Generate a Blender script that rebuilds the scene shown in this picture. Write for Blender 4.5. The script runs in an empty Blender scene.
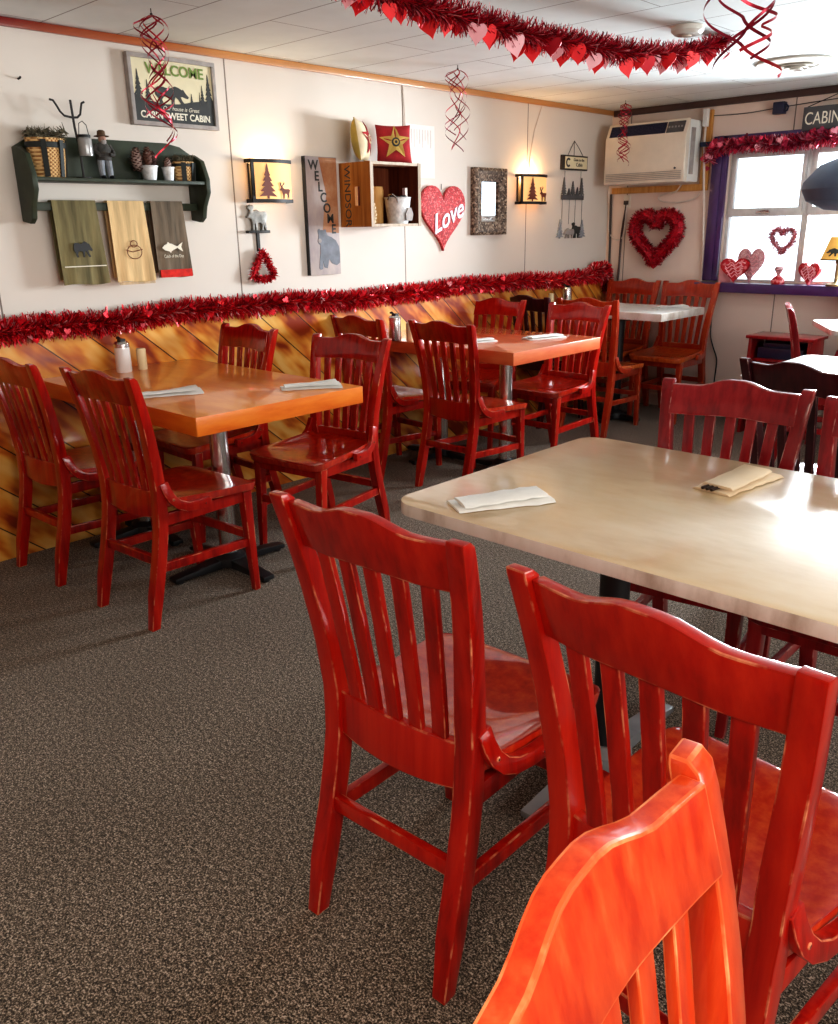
import bpy, bmesh, math, random
from mathutils import Vector, Matrix
from math import sin, cos, pi, radians as R
random.seed(7)
SC = bpy.context.scene
COL = SC.collection

# ------------------------------------------------------------------ materials
def new_mat(name):
    m = bpy.data.materials.new(name); m.use_nodes = True
    nt = m.node_tree; b = nt.nodes['Principled BSDF']
    return m, nt, b
def N(nt, t, **kw):
    n = nt.nodes.new(t)
    for k, v in kw.items(): setattr(n, k, v)
    return n
def lk(nt, a, b): nt.links.new(a, b)
def setb(b, rough=.5, metal=0, coat=0, coat_r=.05, spec=.5, emit=None, es=0):
    b.inputs['Roughness'].default_value = rough
    b.inputs['Metallic'].default_value = metal
    b.inputs['Coat Weight'].default_value = coat
    b.inputs['Coat Roughness'].default_value = coat_r
    b.inputs['Specular IOR Level'].default_value = spec
    if emit:
        b.inputs['Emission Color'].default_value = (*emit, 1); b.inputs['Emission Strength'].default_value = es
def noisy(nt, scale=8, detail=4, rough=.55, vec=None, stretch=None):
    tc = N(nt, 'ShaderNodeTexCoord')
    src = tc.outputs['Object']
    if stretch:
        mp = N(nt, 'ShaderNodeMapping'); mp.inputs['Scale'].default_value = stretch
        lk(nt, src, mp.inputs['Vector']); src = mp.outputs['Vector']
    n = N(nt, 'ShaderNodeTexNoise'); n.inputs['Scale'].default_value = scale
    n.inputs['Detail'].default_value = detail; n.inputs['Roughness'].default_value = rough
    lk(nt, src, n.inputs['Vector'])
    return n.outputs['Fac'], src
def ramp(nt, fac, stops):
    r = N(nt, 'ShaderNodeValToRGB'); el = r.color_ramp.elements
    while len(el) < len(stops): el.new(.5)
    for e, (p, c) in zip(el, stops): e.position = p; e.color = (*c, 1)
    lk(nt, fac, r.inputs['Fac']); return r.outputs['Color']
def bump(nt, b, h, strength=.3, dist=.01):
    n = N(nt, 'ShaderNodeBump'); n.inputs['Strength'].default_value = strength; n.inputs['Distance'].default_value = dist
    lk(nt, h, n.inputs['Height']); lk(nt, n.outputs['Normal'], b.inputs['Normal'])
def mat(name, c, rough=.5, var=.12, scale=14, stretch=None, bmp=0, **kw):
    m, nt, b = new_mat(name); setb(b, rough, **kw)
    f, _ = noisy(nt, scale, stretch=stretch)
    lo = tuple(x*(1-var) for x in c); hi = tuple(min(1, x*(1+var)) for x in c)
    lk(nt, ramp(nt, f, [(.3, lo), (.7, hi)]), b.inputs['Base Color'])
    if bmp: bump(nt, b, f, bmp, .004)
    return m
def wood(name, dark, mid, light, rough=.28, coat=.8, coat_r=.1, stretch=(1, 1, 12), scale=9, cior=1.5):
    m, nt, b = new_mat(name); setb(b, rough, coat=coat, coat_r=coat_r, spec=.15)
    b.inputs['Coat IOR'].default_value = cior
    st = tuple(1.0/x*3 if x > 1 else x*4 for x in stretch)
    f, src = noisy(nt, scale, 5, .6, stretch=st)
    oi = N(nt, 'ShaderNodeObjectInfo')
    a = N(nt, 'ShaderNodeMath', operation='MULTIPLY_ADD'); a.inputs[1].default_value = .22; lk(nt, oi.outputs['Random'], a.inputs[0]); lk(nt, f, a.inputs[2])
    s = N(nt, 'ShaderNodeMath', operation='SUBTRACT'); lk(nt, a.outputs[0], s.inputs[0]); s.inputs[1].default_value = .11
    lk(nt, ramp(nt, s.outputs[0], [(.3, dark), (.52, mid), (.78, light)]), b.inputs['Base Color'])
    bump(nt, b, f, .06, .003)
    return m
def emis(name, c, s):
    m, nt, b = new_mat(name); setb(b, .6, emit=c, es=s); b.inputs['Base Color'].default_value = (*c, 1); return m
def xyz(nt):
    tc = N(nt, 'ShaderNodeTexCoord'); s = N(nt, 'ShaderNodeSeparateXYZ'); lk(nt, tc.outputs['Object'], s.inputs[0]); return s
def math_(nt, op, a, b=None, c=None):
    n = N(nt, 'ShaderNodeMath', operation=op)
    for i, v in enumerate((a, b, c)):
        if v is None: continue
        if isinstance(v, (int, float)): n.inputs[i].default_value = v
        else: lk(nt, v, n.inputs[i])
    return n.outputs[0]
def mixc(nt, fac, a, b):
    n = N(nt, 'ShaderNodeMix', data_type='RGBA')
    for i, v in ((0, fac), (6, a), (7, b)):
        if isinstance(v, (int, float)): n.inputs[i].default_value = v
        elif isinstance(v, tuple): n.inputs[i].default_value = (*v, 1)
        else: lk(nt, v, n.inputs[i])
    return n.outputs[2]

def carpet_mat():
    m, nt, b = new_mat('carpet'); setb(b, .95, spec=.1)
    b.inputs['Sheen Weight'].default_value = .25; b.inputs['Sheen Tint'].default_value = (1, .86, .74, 1); b.inputs['Sheen Roughness'].default_value = .4
    tc = N(nt, 'ShaderNodeTexCoord')
    v = N(nt, 'ShaderNodeTexNoise'); v.inputs['Scale'].default_value = 230; v.inputs['Detail'].default_value = 2; v.inputs['Roughness'].default_value = .75
    lk(nt, tc.outputs['Object'], v.inputs['Vector'])
    v2 = N(nt, 'ShaderNodeTexNoise'); v2.inputs['Scale'].default_value = 85; v2.inputs['Detail'].default_value = 3; v2.inputs['Roughness'].default_value = .7
    lk(nt, tc.outputs['Object'], v2.inputs['Vector'])
    mixn = math_(nt, 'ADD', math_(nt, 'MULTIPLY', v.outputs['Fac'], .68), math_(nt, 'MULTIPLY', v2.outputs['Fac'], .32))
    c1 = ramp(nt, mixn, [(.39, (.004, .004, .004)), (.465, (.046, .036, .028)), (.535, (.18, .136, .10)), (.61, (.60, .49, .40))])
    n2 = N(nt, 'ShaderNodeTexNoise'); n2.inputs['Scale'].default_value = 2.2; n2.inputs['Detail'].default_value = 3
    lk(nt, tc.outputs['Object'], n2.inputs['Vector'])
    mm = N(nt, 'ShaderNodeMix', data_type='RGBA', blend_type='MULTIPLY'); mm.inputs[0].default_value = 1
    lk(nt, c1, mm.inputs[6]); lk(nt, ramp(nt, n2.outputs['Fac'], [(.3, (.8, .78, .76)), (.7, (1, 1, 1))]), mm.inputs[7])
    lk(nt, mm.outputs[2], b.inputs['Base Color'])
    bump(nt, b, v.outputs['Fac'], .6, .008)
    return m
def wall_mat(name, axis, c, seam0, period):
    m, nt, b = new_mat(name); setb(b, .6, spec=.3)
    s = xyz(nt)
    f, _ = noisy(nt, 1.7, 4)
    base = ramp(nt, f, [(.3, tuple(x*.95 for x in c)), (.7, c)])
    t = math_(nt, 'FRACT', math_(nt, 'DIVIDE', math_(nt, 'SUBTRACT', s.outputs[axis], seam0-period*8), period))
    line = math_(nt, 'LESS_THAN', t, .0065)
    lk(nt, mixc(nt, line, base, (.22, .17, .14)), b.inputs['Base Color'])
    bump(nt, b, math_(nt, 'SUBTRACT', 1.0, line), .5, .004)
    return m
def ceil_mat():
    m, nt, b = new_mat('ceiling_tile'); setb(b, .75, spec=.2)
    s = xyz(nt)
    row = math_(nt, 'DIVIDE', math_(nt, 'SUBTRACT', s.outputs[1], .113-3.333), .3333)
    l1 = math_(nt, 'LESS_THAN', math_(nt, 'FRACT', row), .018)
    off = math_(nt, 'MULTIPLY', math_(nt, 'MODULO', math_(nt, 'FLOOR', row), 2.0), .61)
    col = math_(nt, 'FRACT', math_(nt, 'DIVIDE', math_(nt, 'ADD', math_(nt, 'ADD', s.outputs[0], 12.3), off), 1.22))
    l2 = math_(nt, 'LESS_THAN', col, .004)
    line = math_(nt, 'MAXIMUM', l1, l2)
    f, _ = noisy(nt, 3, 5)
    base = ramp(nt, f, [(.3, (.72, .76, .75)), (.7, (.82, .86, .85))])
    lk(nt, mixc(nt, line, base, (.30, .29, .28)), b.inputs['Base Color'])
    return m
def pine_mat():
    m, nt, b = new_mat('diagonal_pine'); setb(b, .3, coat=.6, coat_r=.12)
    s = xyz(nt)
    t = math_(nt, 'DIVIDE', math_(nt, 'ADD', math_(nt, 'MULTIPLY', s.outputs[1], .85), s.outputs[2]), .205)
    line = math_(nt, 'LESS_THAN', math_(nt, 'FRACT', t), .034)
    wn = N(nt, 'ShaderNodeTexWhiteNoise', noise_dimensions='1D'); lk(nt, math_(nt, 'FLOOR', t), wn.inputs['W'])
    u = math_(nt, 'SUBTRACT', s.outputs[1], math_(nt, 'MULTIPLY', s.outputs[2], .85))
    cv = N(nt, 'ShaderNodeCombineXYZ'); lk(nt, math_(nt, 'MULTIPLY', u, 2.2), cv.inputs[0]); lk(nt, math_(nt, 'MULTIPLY', t, 1.3), cv.inputs[1]); lk(nt, math_(nt, 'MULTIPLY', wn.outputs['Value'], 9.0), cv.inputs[2])
    n = N(nt, 'ShaderNodeTexNoise'); n.inputs['Scale'].default_value = 1.5; n.inputs['Detail'].default_value = 2; lk(nt, cv.outputs[0], n.inputs['Vector'])
    g = math_(nt, 'ADD', n.outputs['Fac'], math_(nt, 'MULTIPLY', math_(nt, 'SUBTRACT', wn.outputs['Value'], .5), .16))
    base = ramp(nt, g, [(.34, (.30, .035, .006)), (.43, (.58, .15, .015)), (.53, (.76, .33, .05)), (.68, (.86, .50, .14))])
    lk(nt, mixc(nt, line, base, (.03, .008, .004)), b.inputs['Base Color'])
    bump(nt, b, math_(nt, 'SUBTRACT', 1.0, line), .6, .006)
    return m
def laminate(name, c0, c1, c2, scale=3, stretch=(1, 1, 1), coat=.7, rough=.3, coat_r=.06):
    m, nt, b = new_mat(name); setb(b, rough, coat=coat, coat_r=coat_r)
    f, _ = noisy(nt, scale, 6, .6, stretch=stretch)
    lk(nt, ramp(nt, f, [(.3, c0), (.5, c1), (.72, c2)]), b.inputs['Base Color']); return m
def tinsel(name, stops, rough=.3, metal=.45):
    m, nt, b = new_mat(name); setb(b, rough, metal=metal)
    g = N(nt, 'ShaderNodeNewGeometry')
    lk(nt, ramp(nt, g.outputs['Random Per Island'], stops), b.inputs['Base Color']); return m
def glitter(name, c0, c1, c2, scale=160):
    m, nt, b = new_mat(name); setb(b, .55, metal=.1)
    tc = N(nt, 'ShaderNodeTexCoord'); v = N(nt, 'ShaderNodeTexVoronoi'); v.inputs['Scale'].default_value = scale
    lk(nt, tc.outputs['Object'], v.inputs['Vector'])
    s = N(nt, 'ShaderNodeSeparateColor'); lk(nt, v.outputs['Color'], s.inputs[0])
    lk(nt, ramp(nt, s.outputs[0], [(.1, c0), (.72, c1), (1.0, c2)]), b.inputs['Base Color'])
    bump(nt, b, s.outputs[1], .5, .004); return m
def weave(name, c0, c1, scale=60):
    m, nt, b = new_mat(name); setb(b, .7)
    tc = N(nt, 'ShaderNodeTexCoord'); s = N(nt, 'ShaderNodeSeparateXYZ'); lk(nt, tc.outputs['Object'], s.inputs[0])
    a = math_(nt, 'SINE', math_(nt, 'MULTIPLY', math_(nt, 'ADD', s.outputs[0], s.outputs[1]), scale*6))
    z = math_(nt, 'SINE', math_(nt, 'MULTIPLY', s.outputs[2], scale*7))
    f = math_(nt, 'MULTIPLY_ADD', math_(nt, 'MULTIPLY', a, z), .5, .5)
    lk(nt, ramp(nt, f, [(.1, c0), (.6, c1)]), b.inputs['Base Color']); bump(nt, b, f, .8, .004); return m
def glass_mat():
    m, nt, b = new_mat('window_glass')
    out = nt.nodes['Material Output']; nt.nodes.remove(b)
    t = N(nt, 'ShaderNodeBsdfTransparent'); t.inputs[0].default_value = (.97, .99, 1, 1)
    g = N(nt, 'ShaderNodeBsdfGlossy'); g.inputs['Roughness'].default_value = .02
    f = N(nt, 'ShaderNodeFresnel'); f.inputs['IOR'].default_value = 1.35
    mx = N(nt, 'ShaderNodeMixShader'); lk(nt, f.outputs[0], mx.inputs[0]); lk(nt, t.outputs[0], mx.inputs[1]); lk(nt, g.outputs[0], mx.inputs[2])
    lk(nt, mx.outputs[0], out.inputs[0]); return m

M = {}
def edge_glint(name, base, glint, **kw):
    """varnish colour with pale edge highlights painted in, in patches"""
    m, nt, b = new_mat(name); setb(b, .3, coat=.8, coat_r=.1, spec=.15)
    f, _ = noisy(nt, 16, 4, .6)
    lk(nt, ramp(nt, f, [(.50, base), (.60, tuple(lerp_(x, y, .45) for x, y in zip(base, glint))), (.72, glint)]), b.inputs['Base Color']); return m
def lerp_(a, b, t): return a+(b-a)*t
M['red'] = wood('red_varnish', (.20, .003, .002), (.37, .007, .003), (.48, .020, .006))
M['edge'] = edge_glint('red_edge_highlight', (.35, .010, .004), (.75, .30, .15))  # light catching the chair edges, painted into the bevel colour
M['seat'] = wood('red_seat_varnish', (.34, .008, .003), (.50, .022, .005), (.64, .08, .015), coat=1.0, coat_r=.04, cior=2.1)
M['mid'] = wood('part_lit_red_varnish', (.27, .018, .006), (.40, .034, .010), (.50, .075, .02))  # chair red shifted towards orange, warm light painted into the colour
M['medge'] = edge_glint('part_lit_edge_highlight', (.42, .05, .014), (.74, .36, .18))
M['orange'] = wood('lit_red_varnish', (.48, .028, .008), (.62, .068, .016), (.74, .15, .045))  # same chair red brightened, strong light on the front chair painted in
M['oedge'] = edge_glint('lit_edge_highlight', (.68, .11, .03), (.86, .38, .16))
M['oseat'] = wood('orange_lit_seat_varnish', (.50, .06, .010), (.68, .13, .02), (.80, .25, .05), coat=1.0, coat_r=.04, cior=2.0)  # seat colour with the orange glow of light painted in
M['dark'] = wood('shaded_dark_red_varnish', (.15, .004, .007), (.28, .008, .012), (.38, .022, .022))  # chair red darkened, shade on the far chairs painted in; also on cabinet
M['dedge'] = edge_glint('dark_edge_highlight', (.30, .02, .02), (.7, .4, .34))
M['umber'] = wood('shaded_umber_varnish', (.03, .006, .010), (.05, .008, .013), (.085, .013, .016))  # darkest copy of the chair red, deep shade painted into it
M['uedge'] = edge_glint('umber_edge_highlight', (.10, .03, .03), (.5, .32, .28))
M['bolt'] = mat('dark_bolt', (.04, .02, .015), .4, metal=.6)
M['carpet'] = carpet_mat()
M['wall_l'] = wall_mat('cream_wall_panel', 1, (.76, .685, .61), 2.66, 1.22)
M['wall_b'] = wall_mat('pinkish_wall_panel', 0, (.80, .65, .56), -2.42, 1.22)
M['ceil'] = ceil_mat()
M['pine'] = pine_mat()
def trim_mat():
    m, nt, b = new_mat('red_to_honey_trim'); setb(b, .35, coat=.4)
    s_ = xyz(nt); f, _ = noisy(nt, 5, 4, stretch=(4, .3, 4))
    q = math_(nt, 'ADD', math_(nt, 'MULTIPLY', math_(nt, 'SUBTRACT', s_.outputs[1], 1.3), .55), math_(nt, 'MULTIPLY', math_(nt, 'SUBTRACT', f, .5), .5))
    lk(nt, ramp(nt, q, [(.15, (.22, .012, .008)), (.5, (.42, .10, .02)), (.8, (.55, .24, .07))]), b.inputs['Base Color']); return m
M['trimwood'] = trim_mat()
M['darktrim'] = mat('dark_brown_trim', (.07, .035, .03), .5)
M['purple'] = mat('dark_purple_paint', (.065, .024, .12), .35, coat=.4)
M['sash'] = mat('grey_aluminium_sash', (.62, .60, .59), .4, metal=.2)
M['glass'] = glass_mat()
M['white'] = mat('white_plastic', (.80, .79, .75), .4, .04)
M['cream'] = mat('cream_plastic', (.74, .66, .55), .45, .04)
M['black'] = mat('black_paint', (.012, .012, .014), .45)
M['navy'] = mat('dark_navy_plastic', (.012, .016, .05), .3)
M['grey'] = mat('mid_grey_metal', (.3, .3, .31), .4, metal=.5)
M['chrome'] = mat('brushed_steel', (.62, .60, .58), .25, .05, metal=1)
M['galv'] = mat('galvanised_metal', (.70, .70, .70), .5, .25, 40, metal=.3)
M['otable'] = laminate('orange_laminate', (.66, .17, .012), (.78, .24, .022), (.86, .34, .05), 4, (1, 3, 1), coat=.5)
M['otable2'] = laminate('coral_laminate', (.66, .10, .025), (.76, .16, .045), (.80, .22, .07), 4, (1, 3, 1), coat=1.0)
M['oside'] = laminate('orange_edge_band', (.64, .11, .008), (.74, .17, .014), (.80, .23, .025), 4, (1, 1, 5), coat=.3)
M['oside2'] = laminate('coral_edge_band', (.55, .09, .03), (.66, .14, .05), (.72, .20, .07), 4, (1, 1, 5), coat=.3)
M['wtable'] = laminate('cream_laminate', (.62, .42, .22), (.72, .53, .31), (.78, .62, .41), 3.5, (1, 2.2, 1), coat=1.0, rough=.35, coat_r=.12)
M['wside'] = laminate('cream_edge_band', (.36, .28, .22), (.66, .60, .54), (.76, .72, .68), 9, (1, 1, .4), coat=.4)
M['paper'] = mat('white_paper', (.82, .80, .76), .8, .04, 30)
M['tan'] = mat('tan_paper', (.72, .56, .38), .8, .05)
M['tinsel'] = tinsel('red_tinsel', [(0, (.20, .002, .01)), (.3, (.55, .005, .018)), (.7, (.80, .014, .03)), (.9, (.92, .06, .09)), (1, (.98, .6, .6))])
M['tinselw'] = tinsel('pink_red_tinsel', [(0, (.12, .004, .03)), (.4, (.5, .01, .05)), (.75, (.8, .05, .12)), (1, (.95, .5, .6))])
M['tinsels'] = tinsel('silver_pink_tinsel', [(0, (.45, .04, .08)), (.5, (.7, .25, .3)), (1, (.85, .75, .78))])
M['maroon'] = tinsel('maroon_tinsel', [(0, (.10, .002, .01)), (.5, (.42, .004, .02)), (.88, (.72, .02, .05)), (1, (.95, .4, .45))])
M['hred'] = mat('red_foil', (.80, .02, .025), .35, .08, metal=.2)
M['hpink'] = mat('pink_foil', (.90, .42, .46), .4, .08)
M['hdark'] = mat('dark_red_foil', (.45, .004, .015), .3, .08, metal=.4)
M['glit'] = glitter('red_glitter', (.32, .002, .006), (.60, .006, .014), (.80, .22, .2), 130)
M['green'] = mat('dark_green_paint', (.030, .040, .020), .5, .3, 20, stretch=(1, 1, 1))
M['basket'] = weave('woven_cane', (.28, .10, .02), (.78, .50, .22))
M['basketb'] = mat('black_basket_band', (.015, .018, .016), .6)
M['pine_n'] = mat('dry_greenery', (.17, .15, .10), .8, .5, 60)
M['cone'] = tinsel('pinecone_scale', [(0, (.04, .012, .010)), (.6, (.12, .04, .025)), (.9, (.30, .16, .12)), (1, (.65, .5, .45))], .7, 0)
M['iron'] = mat('dark_iron', (.03, .027, .026), .5, metal=.5)
M['jar'] = mat('smoky_jar', (.35, .34, .33), .15, .2, coat=.6)
M['pewter'] = mat('dark_pewter', (.26, .25, .23), .5, .5, 30, metal=.4)
M['olive'] = mat('olive_towel', (.19, .16, .075), .9, .45, 14, stretch=(2.5, 2.5, .25), bmp=.5)
M['tan_t'] = mat('tan_towel', (.70, .50, .26), .9, .25, 14, stretch=(2.5, 2.5, .25), bmp=.5)
M['brown_t'] = mat('taupe_towel', (.17, .13, .09), .9, .45, 14, stretch=(2.5, 2.5, .25), bmp=.5)
M['redt'] = mat('red_towel_band', (.65, .03, .02), .9, .3, 40)
M['frame_g'] = mat('weathered_grey_frame', (.36, .32, .30), .7, .2, 20)
M['signc'] = mat('cream_print', (.76, .68, .46), .6, .05)
M['ltext'] = mat('cream_lettering', (.85, .80, .66), .6, .03)
M['gtext'] = mat('green_lettering', (.18, .27, .05), .6, .05)
M['charcoal'] = mat('charcoal_print', (.035, .036, .034), .6)
M['amber'] = emis('glowing_amber_shade', (.92, .56, .22), .55)
M['rust'] = mat('rust_silhouette', (.16, .03, .012), .6)
M['plank'] = laminate('painted_plank', (.26, .21, .22), (.42, .35, .34), (.62, .52, .45), 5, (1, 1, .5), coat=.1, rough=.6)
M['plankb'] = laminate('orange_cloud_print', (.30, .10, .04), (.45, .20, .09), (.55, .38, .25), 8, coat=.1, rough=.6)
M['bearg'] = mat('grey_bear_print', (.16, .17, .20), .6, .25, 25)
M['crate'] = wood('crate_wood', (.22, .06, .015), (.42, .15, .03), (.58, .26, .07), rough=.6, coat=0)
M['crated'] = wood('crate_inner_wood', (.08, .018, .01), (.15, .035, .015), (.24, .07, .03), rough=.6, coat=0)
M['cratel'] = wood('crate_pale_edge', (.45, .36, .27), (.60, .50, .40), (.72, .62, .52), rough=.7, coat=0)
M['p_red'] = mat('red_pillow_cloth', (.38, .02, .025), .9, .35, 12, bmp=.3)
M['p_gold'] = mat('gold_pillow_cloth', (.45, .33, .08), .9, .25, 12, bmp=.3)
M['p_cream'] = mat('cream_pillow_cloth', (.75, .62, .42), .9, .12, 20, bmp=.3)
M['p_star'] = mat('gold_star_cloth', (.58, .38, .10), .9, .15, 20, bmp=.3)
M['lav'] = mat('lavender_white_foil', (.80, .74, .88), .4, .06)
M['antique'] = glitter('carved_antique_frame', (.05, .03, .02), (.24, .16, .11), (.5, .4, .3), 90)
M['mirror'] = mat('mirror_silver', (.92, .93, .94), .02, 0, metal=1)
M['board'] = wood('raw_pine_board', (.40, .16, .04), (.55, .27, .08), (.66, .38, .14), rough=.6, coat=0)
M['slate'] = mat('grey_slate_board', (.09, .09, .095), .7, .2, 12)
M['bluelamp'] = mat('blue_black_enamel', (.085, .11, .17), .6, .1, coat=.1)
M['yellow'] = emis('lit_yellow_shade', (.85, .50, .12), .25)
M['cable'] = mat('pale_cable', (.72, .62, .55), .6)
M['cabled'] = mat('dark_cable', (.05, .035, .03), .6)
M['streamer'] = tinsel('red_streamer_foil', [(0, (.10, .004, .02)), (.5, (.40, .01, .03)), (1, (.6, .03, .05))], .3, .5)
M['flesh'] = mat('painted_flesh', (.45, .25, .18), .6)
M['hat'] = mat('brown_felt', (.10, .055, .025), .8)
M['denim'] = mat('grey_blue_cloth', (.28, .30, .33), .8, .3, 30)
M['coat'] = mat('dark_fur_coat', (.06, .055, .05), .8, .5, 40)
M['candy'] = glitter('red_white_candy_box', (.45, .005, .015), (.62, .02, .035), (.85, .45, .45), 60)
M['pinkbox'] = glitter('pale_pink_foil', (.55, .22, .25), (.70, .36, .38), (.82, .6, .6), 120)
M['creamer'] = mat('cream_ceramic', (.82, .68, .42), .25, .04, coat=.5)
M['sugar'] = mat('sugar_filled_glass', (.82, .80, .78), .12, .05, coat=.8)
M['brass'] = mat('dull_brass', (.35, .25, .12), .4, metal=.8)
M['vent'] = mat('cream_vent_metal', (.66, .62, .56), .5, .05)

# ------------------------------------------------------------------ mesh helpers
def bm_(): return bmesh.new()
def quadface(bm, vs, mi=0):
    try:
        f = bm.faces.new(vs); f.material_index = mi; return f
    except ValueError: return None
def hexa(bm, p, mi=0):
    v = [bm.verts.new(q) for q in p]
    for ids in ((0, 3, 2, 1), (4, 5, 6, 7), (0, 1, 5, 4), (1, 2, 6, 5), (2, 3, 7, 6), (3, 0, 4, 7)):
        quadface(bm, [v[i] for i in ids], mi)
def box(bm, x0, x1, y0, y1, z0, z1, mi=0):
    hexa(bm, [(x0, y0, z0), (x1, y0, z0), (x1, y1, z0), (x0, y1, z0), (x0, y0, z1), (x1, y0, z1), (x1, y1, z1), (x0, y1, z1)], mi)
def loft(bm, rings, mi=0, closed=True, caps=True):
    rr = [[bm.verts.new(p) for p in r] for r in rings]
    n = len(rr[0])
    for a, b in zip(rr, rr[1:]):
        for i in range(n if closed else n-1):
            j = (i+1) % n
            quadface(bm, [a[i], a[j], b[j], b[i]], mi)
    if caps:
        quadface(bm, rr[0][::-1], mi); quadface(bm, rr[-1], mi)
    return rr
def rectring(c, a, b):
    c, a, b = Vector(c), Vector(a), Vector(b)
    return [c-a-b, c+a-b, c+a+b, c-a+b]
def bar(bm, p, q, w, h, up=(0, 0, 1), mi=0):
    p, q = Vector(p), Vector(q); d = (q-p).normalized(); s = d.cross(Vector(up)).normalized(); u = s.cross(d)
    loft(bm, [rectring(p, s*w/2, u*h/2), rectring(q, s*w/2, u*h/2)], mi)
def tube(bm, pts, r, n=6, mi=0):
    pts = [Vector(p) for p in pts]; rings = []; prev = None
    for i, p in enumerate(pts):
        d = (pts[min(i+1, len(pts)-1)]-pts[max(i-1, 0)])
        d = d.normalized() if d.length > 1e-9 else Vector((0, 0, 1))
        if prev is None:
            prev = d.orthogonal().normalized()
        a = (prev-d*prev.dot(d)); a = a.normalized() if a.length > 1e-6 else d.orthogonal().normalized()
        prev = a; b = d.cross(a)
        rad = r[i] if isinstance(r, (list, tuple)) else r
        rings.append([p+(a*cos(2*pi*k/n)+b*sin(2*pi*k/n))*rad for k in range(n)])
    loft(bm, rings, mi)
def lathe(bm, prof, n=20, c=(0, 0, 0), mi=0, sx=1, sy=1):
    rings = [[(c[0]+max(r, 1e-4)*sx*cos(2*pi*k/n), c[1]+max(r, 1e-4)*sy*sin(2*pi*k/n), c[2]+z) for k in range(n)] for r, z in prof]
    loft(bm, rings, mi)
def prism(bm, poly, y0, y1, mi=0, side=None, T=None):
    """polygon in local XZ extruded along y"""
    f = T or (lambda x, z: (x, z))
    pts = [f(*p) for p in poly]
    a = [bm.verts.new((x, y0, z)) for x, z in pts]; b = [bm.verts.new((x, y1, z)) for x, z in pts]
    quadface(bm, a, mi); quadface(bm, b[::-1], mi)
    n = len(a)
    for i in range(n):
        j = (i+1) % n; quadface(bm, [a[j], a[i], b[i], b[j]], mi if side is None else side)
def ball(bm, c, r, mi=0, sub=2, scale=(1, 1, 1)):
    g = bmesh.ops.create_icosphere(bm, subdivisions=sub, radius=1)
    for v in g['verts']:
        v.co = Vector(c)+Vector((v.co.x*r*scale[0], v.co.y*r*scale[1], v.co.z*r*scale[2]))
        for f in v.link_faces: f.material_index = mi
def obj(name, bm, mats, parent=None, bev=0, bmi=-1, seg=2, smooth=True, loc=None, ang=35, bang=30):
    bmesh.ops.recalc_face_normals(bm, faces=bm.faces)
    if bev:
        es = [e for e in bm.edges if len(e.link_faces) == 2 and e.calc_face_angle(0) > R(bang)]
        bmesh.ops.bevel(bm, geom=es, offset=bev, segments=seg, affect='EDGES', profile=.6, material=bmi, clamp_overlap=True)
    me = bpy.data.meshes.new(name); bm.to_mesh(me); bm.free()
    for m in (mats if isinstance(mats, (list, tuple)) else [mats]): me.materials.append(m)
    if smooth:
        for p in me.polygons: p.use_smooth = True
        me.set_sharp_from_angle(angle=R(ang))
    o = bpy.data.objects.new(name, me); COL.objects.link(o)
    if parent: o.parent = parent
    if loc: o.location = loc
    return o
def tag(o, label, cat, group=None):
    o['label'] = label; o['category'] = cat
    if group: o['group'] = group
    return o
def thing(name, label, cat, loc=(0, 0, 0), rz=0, group=None):
    o = bpy.data.objects.new(name, None); o.empty_display_size = .05; COL.objects.link(o)
    o.location = loc; o.rotation_euler = (0, 0, R(rz)); return tag(o, label, cat, group)
def struct(name, bm, m, parent=None, **kw):
    o = obj(name, bm, m, parent, **kw)
    if not parent: o['kind'] = 'structure'
    return o
def dup(root, loc, rz, label, group=None, sc=None):
    r = root.copy(); COL.objects.link(r); r.location = loc; r.rotation_euler = (0, 0, R(rz)); r['label'] = label
    if sc: r.scale = sc
    if group: r['group'] = group
    for ch in list(root.children):
        c = ch.copy(); COL.objects.link(c); c.parent = r
        for g in list(ch.children):
            d = g.copy(); COL.objects.link(d); d.parent = c
    return r
def text(name, s, size, m, parent, loc, rot=(pi/2, 0, 0), ext=.0008, align='CENTER', shear=0, sx=1, off=0, space=1):
    cu = bpy.data.curves.new('lettering', 'FONT'); cu.body = s; cu.size = size; cu.extrude = ext
    cu.align_x = align; cu.align_y = 'CENTER'; cu.shear = shear; cu.offset = off; cu.space_character = space
    t = bpy.data.objects.new('lettering', cu); COL.objects.link(t)
    bpy.context.view_layer.update()
    me = bpy.data.meshes.new_from_object(t.evaluated_get(bpy.context.evaluated_depsgraph_get()))
    bpy.data.objects.remove(t)
    me.materials.clear(); me.materials.append(m)
    o = bpy.data.objects.new(name, me); COL.objects.link(o); o.parent = parent; o.location = loc; o.rotation_euler = rot; o.scale = (sx, 1, 1)
    return o
def lerp(a, b, t): return a+(b-a)*t
def pw(stations, z):
    for (z0, v0), (z1, v1) in zip(stations, stations[1:]):
        if z <= z1: return lerp(v0, v1, (z-z0)/(z1-z0))
    return stations[-1][1]

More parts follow.
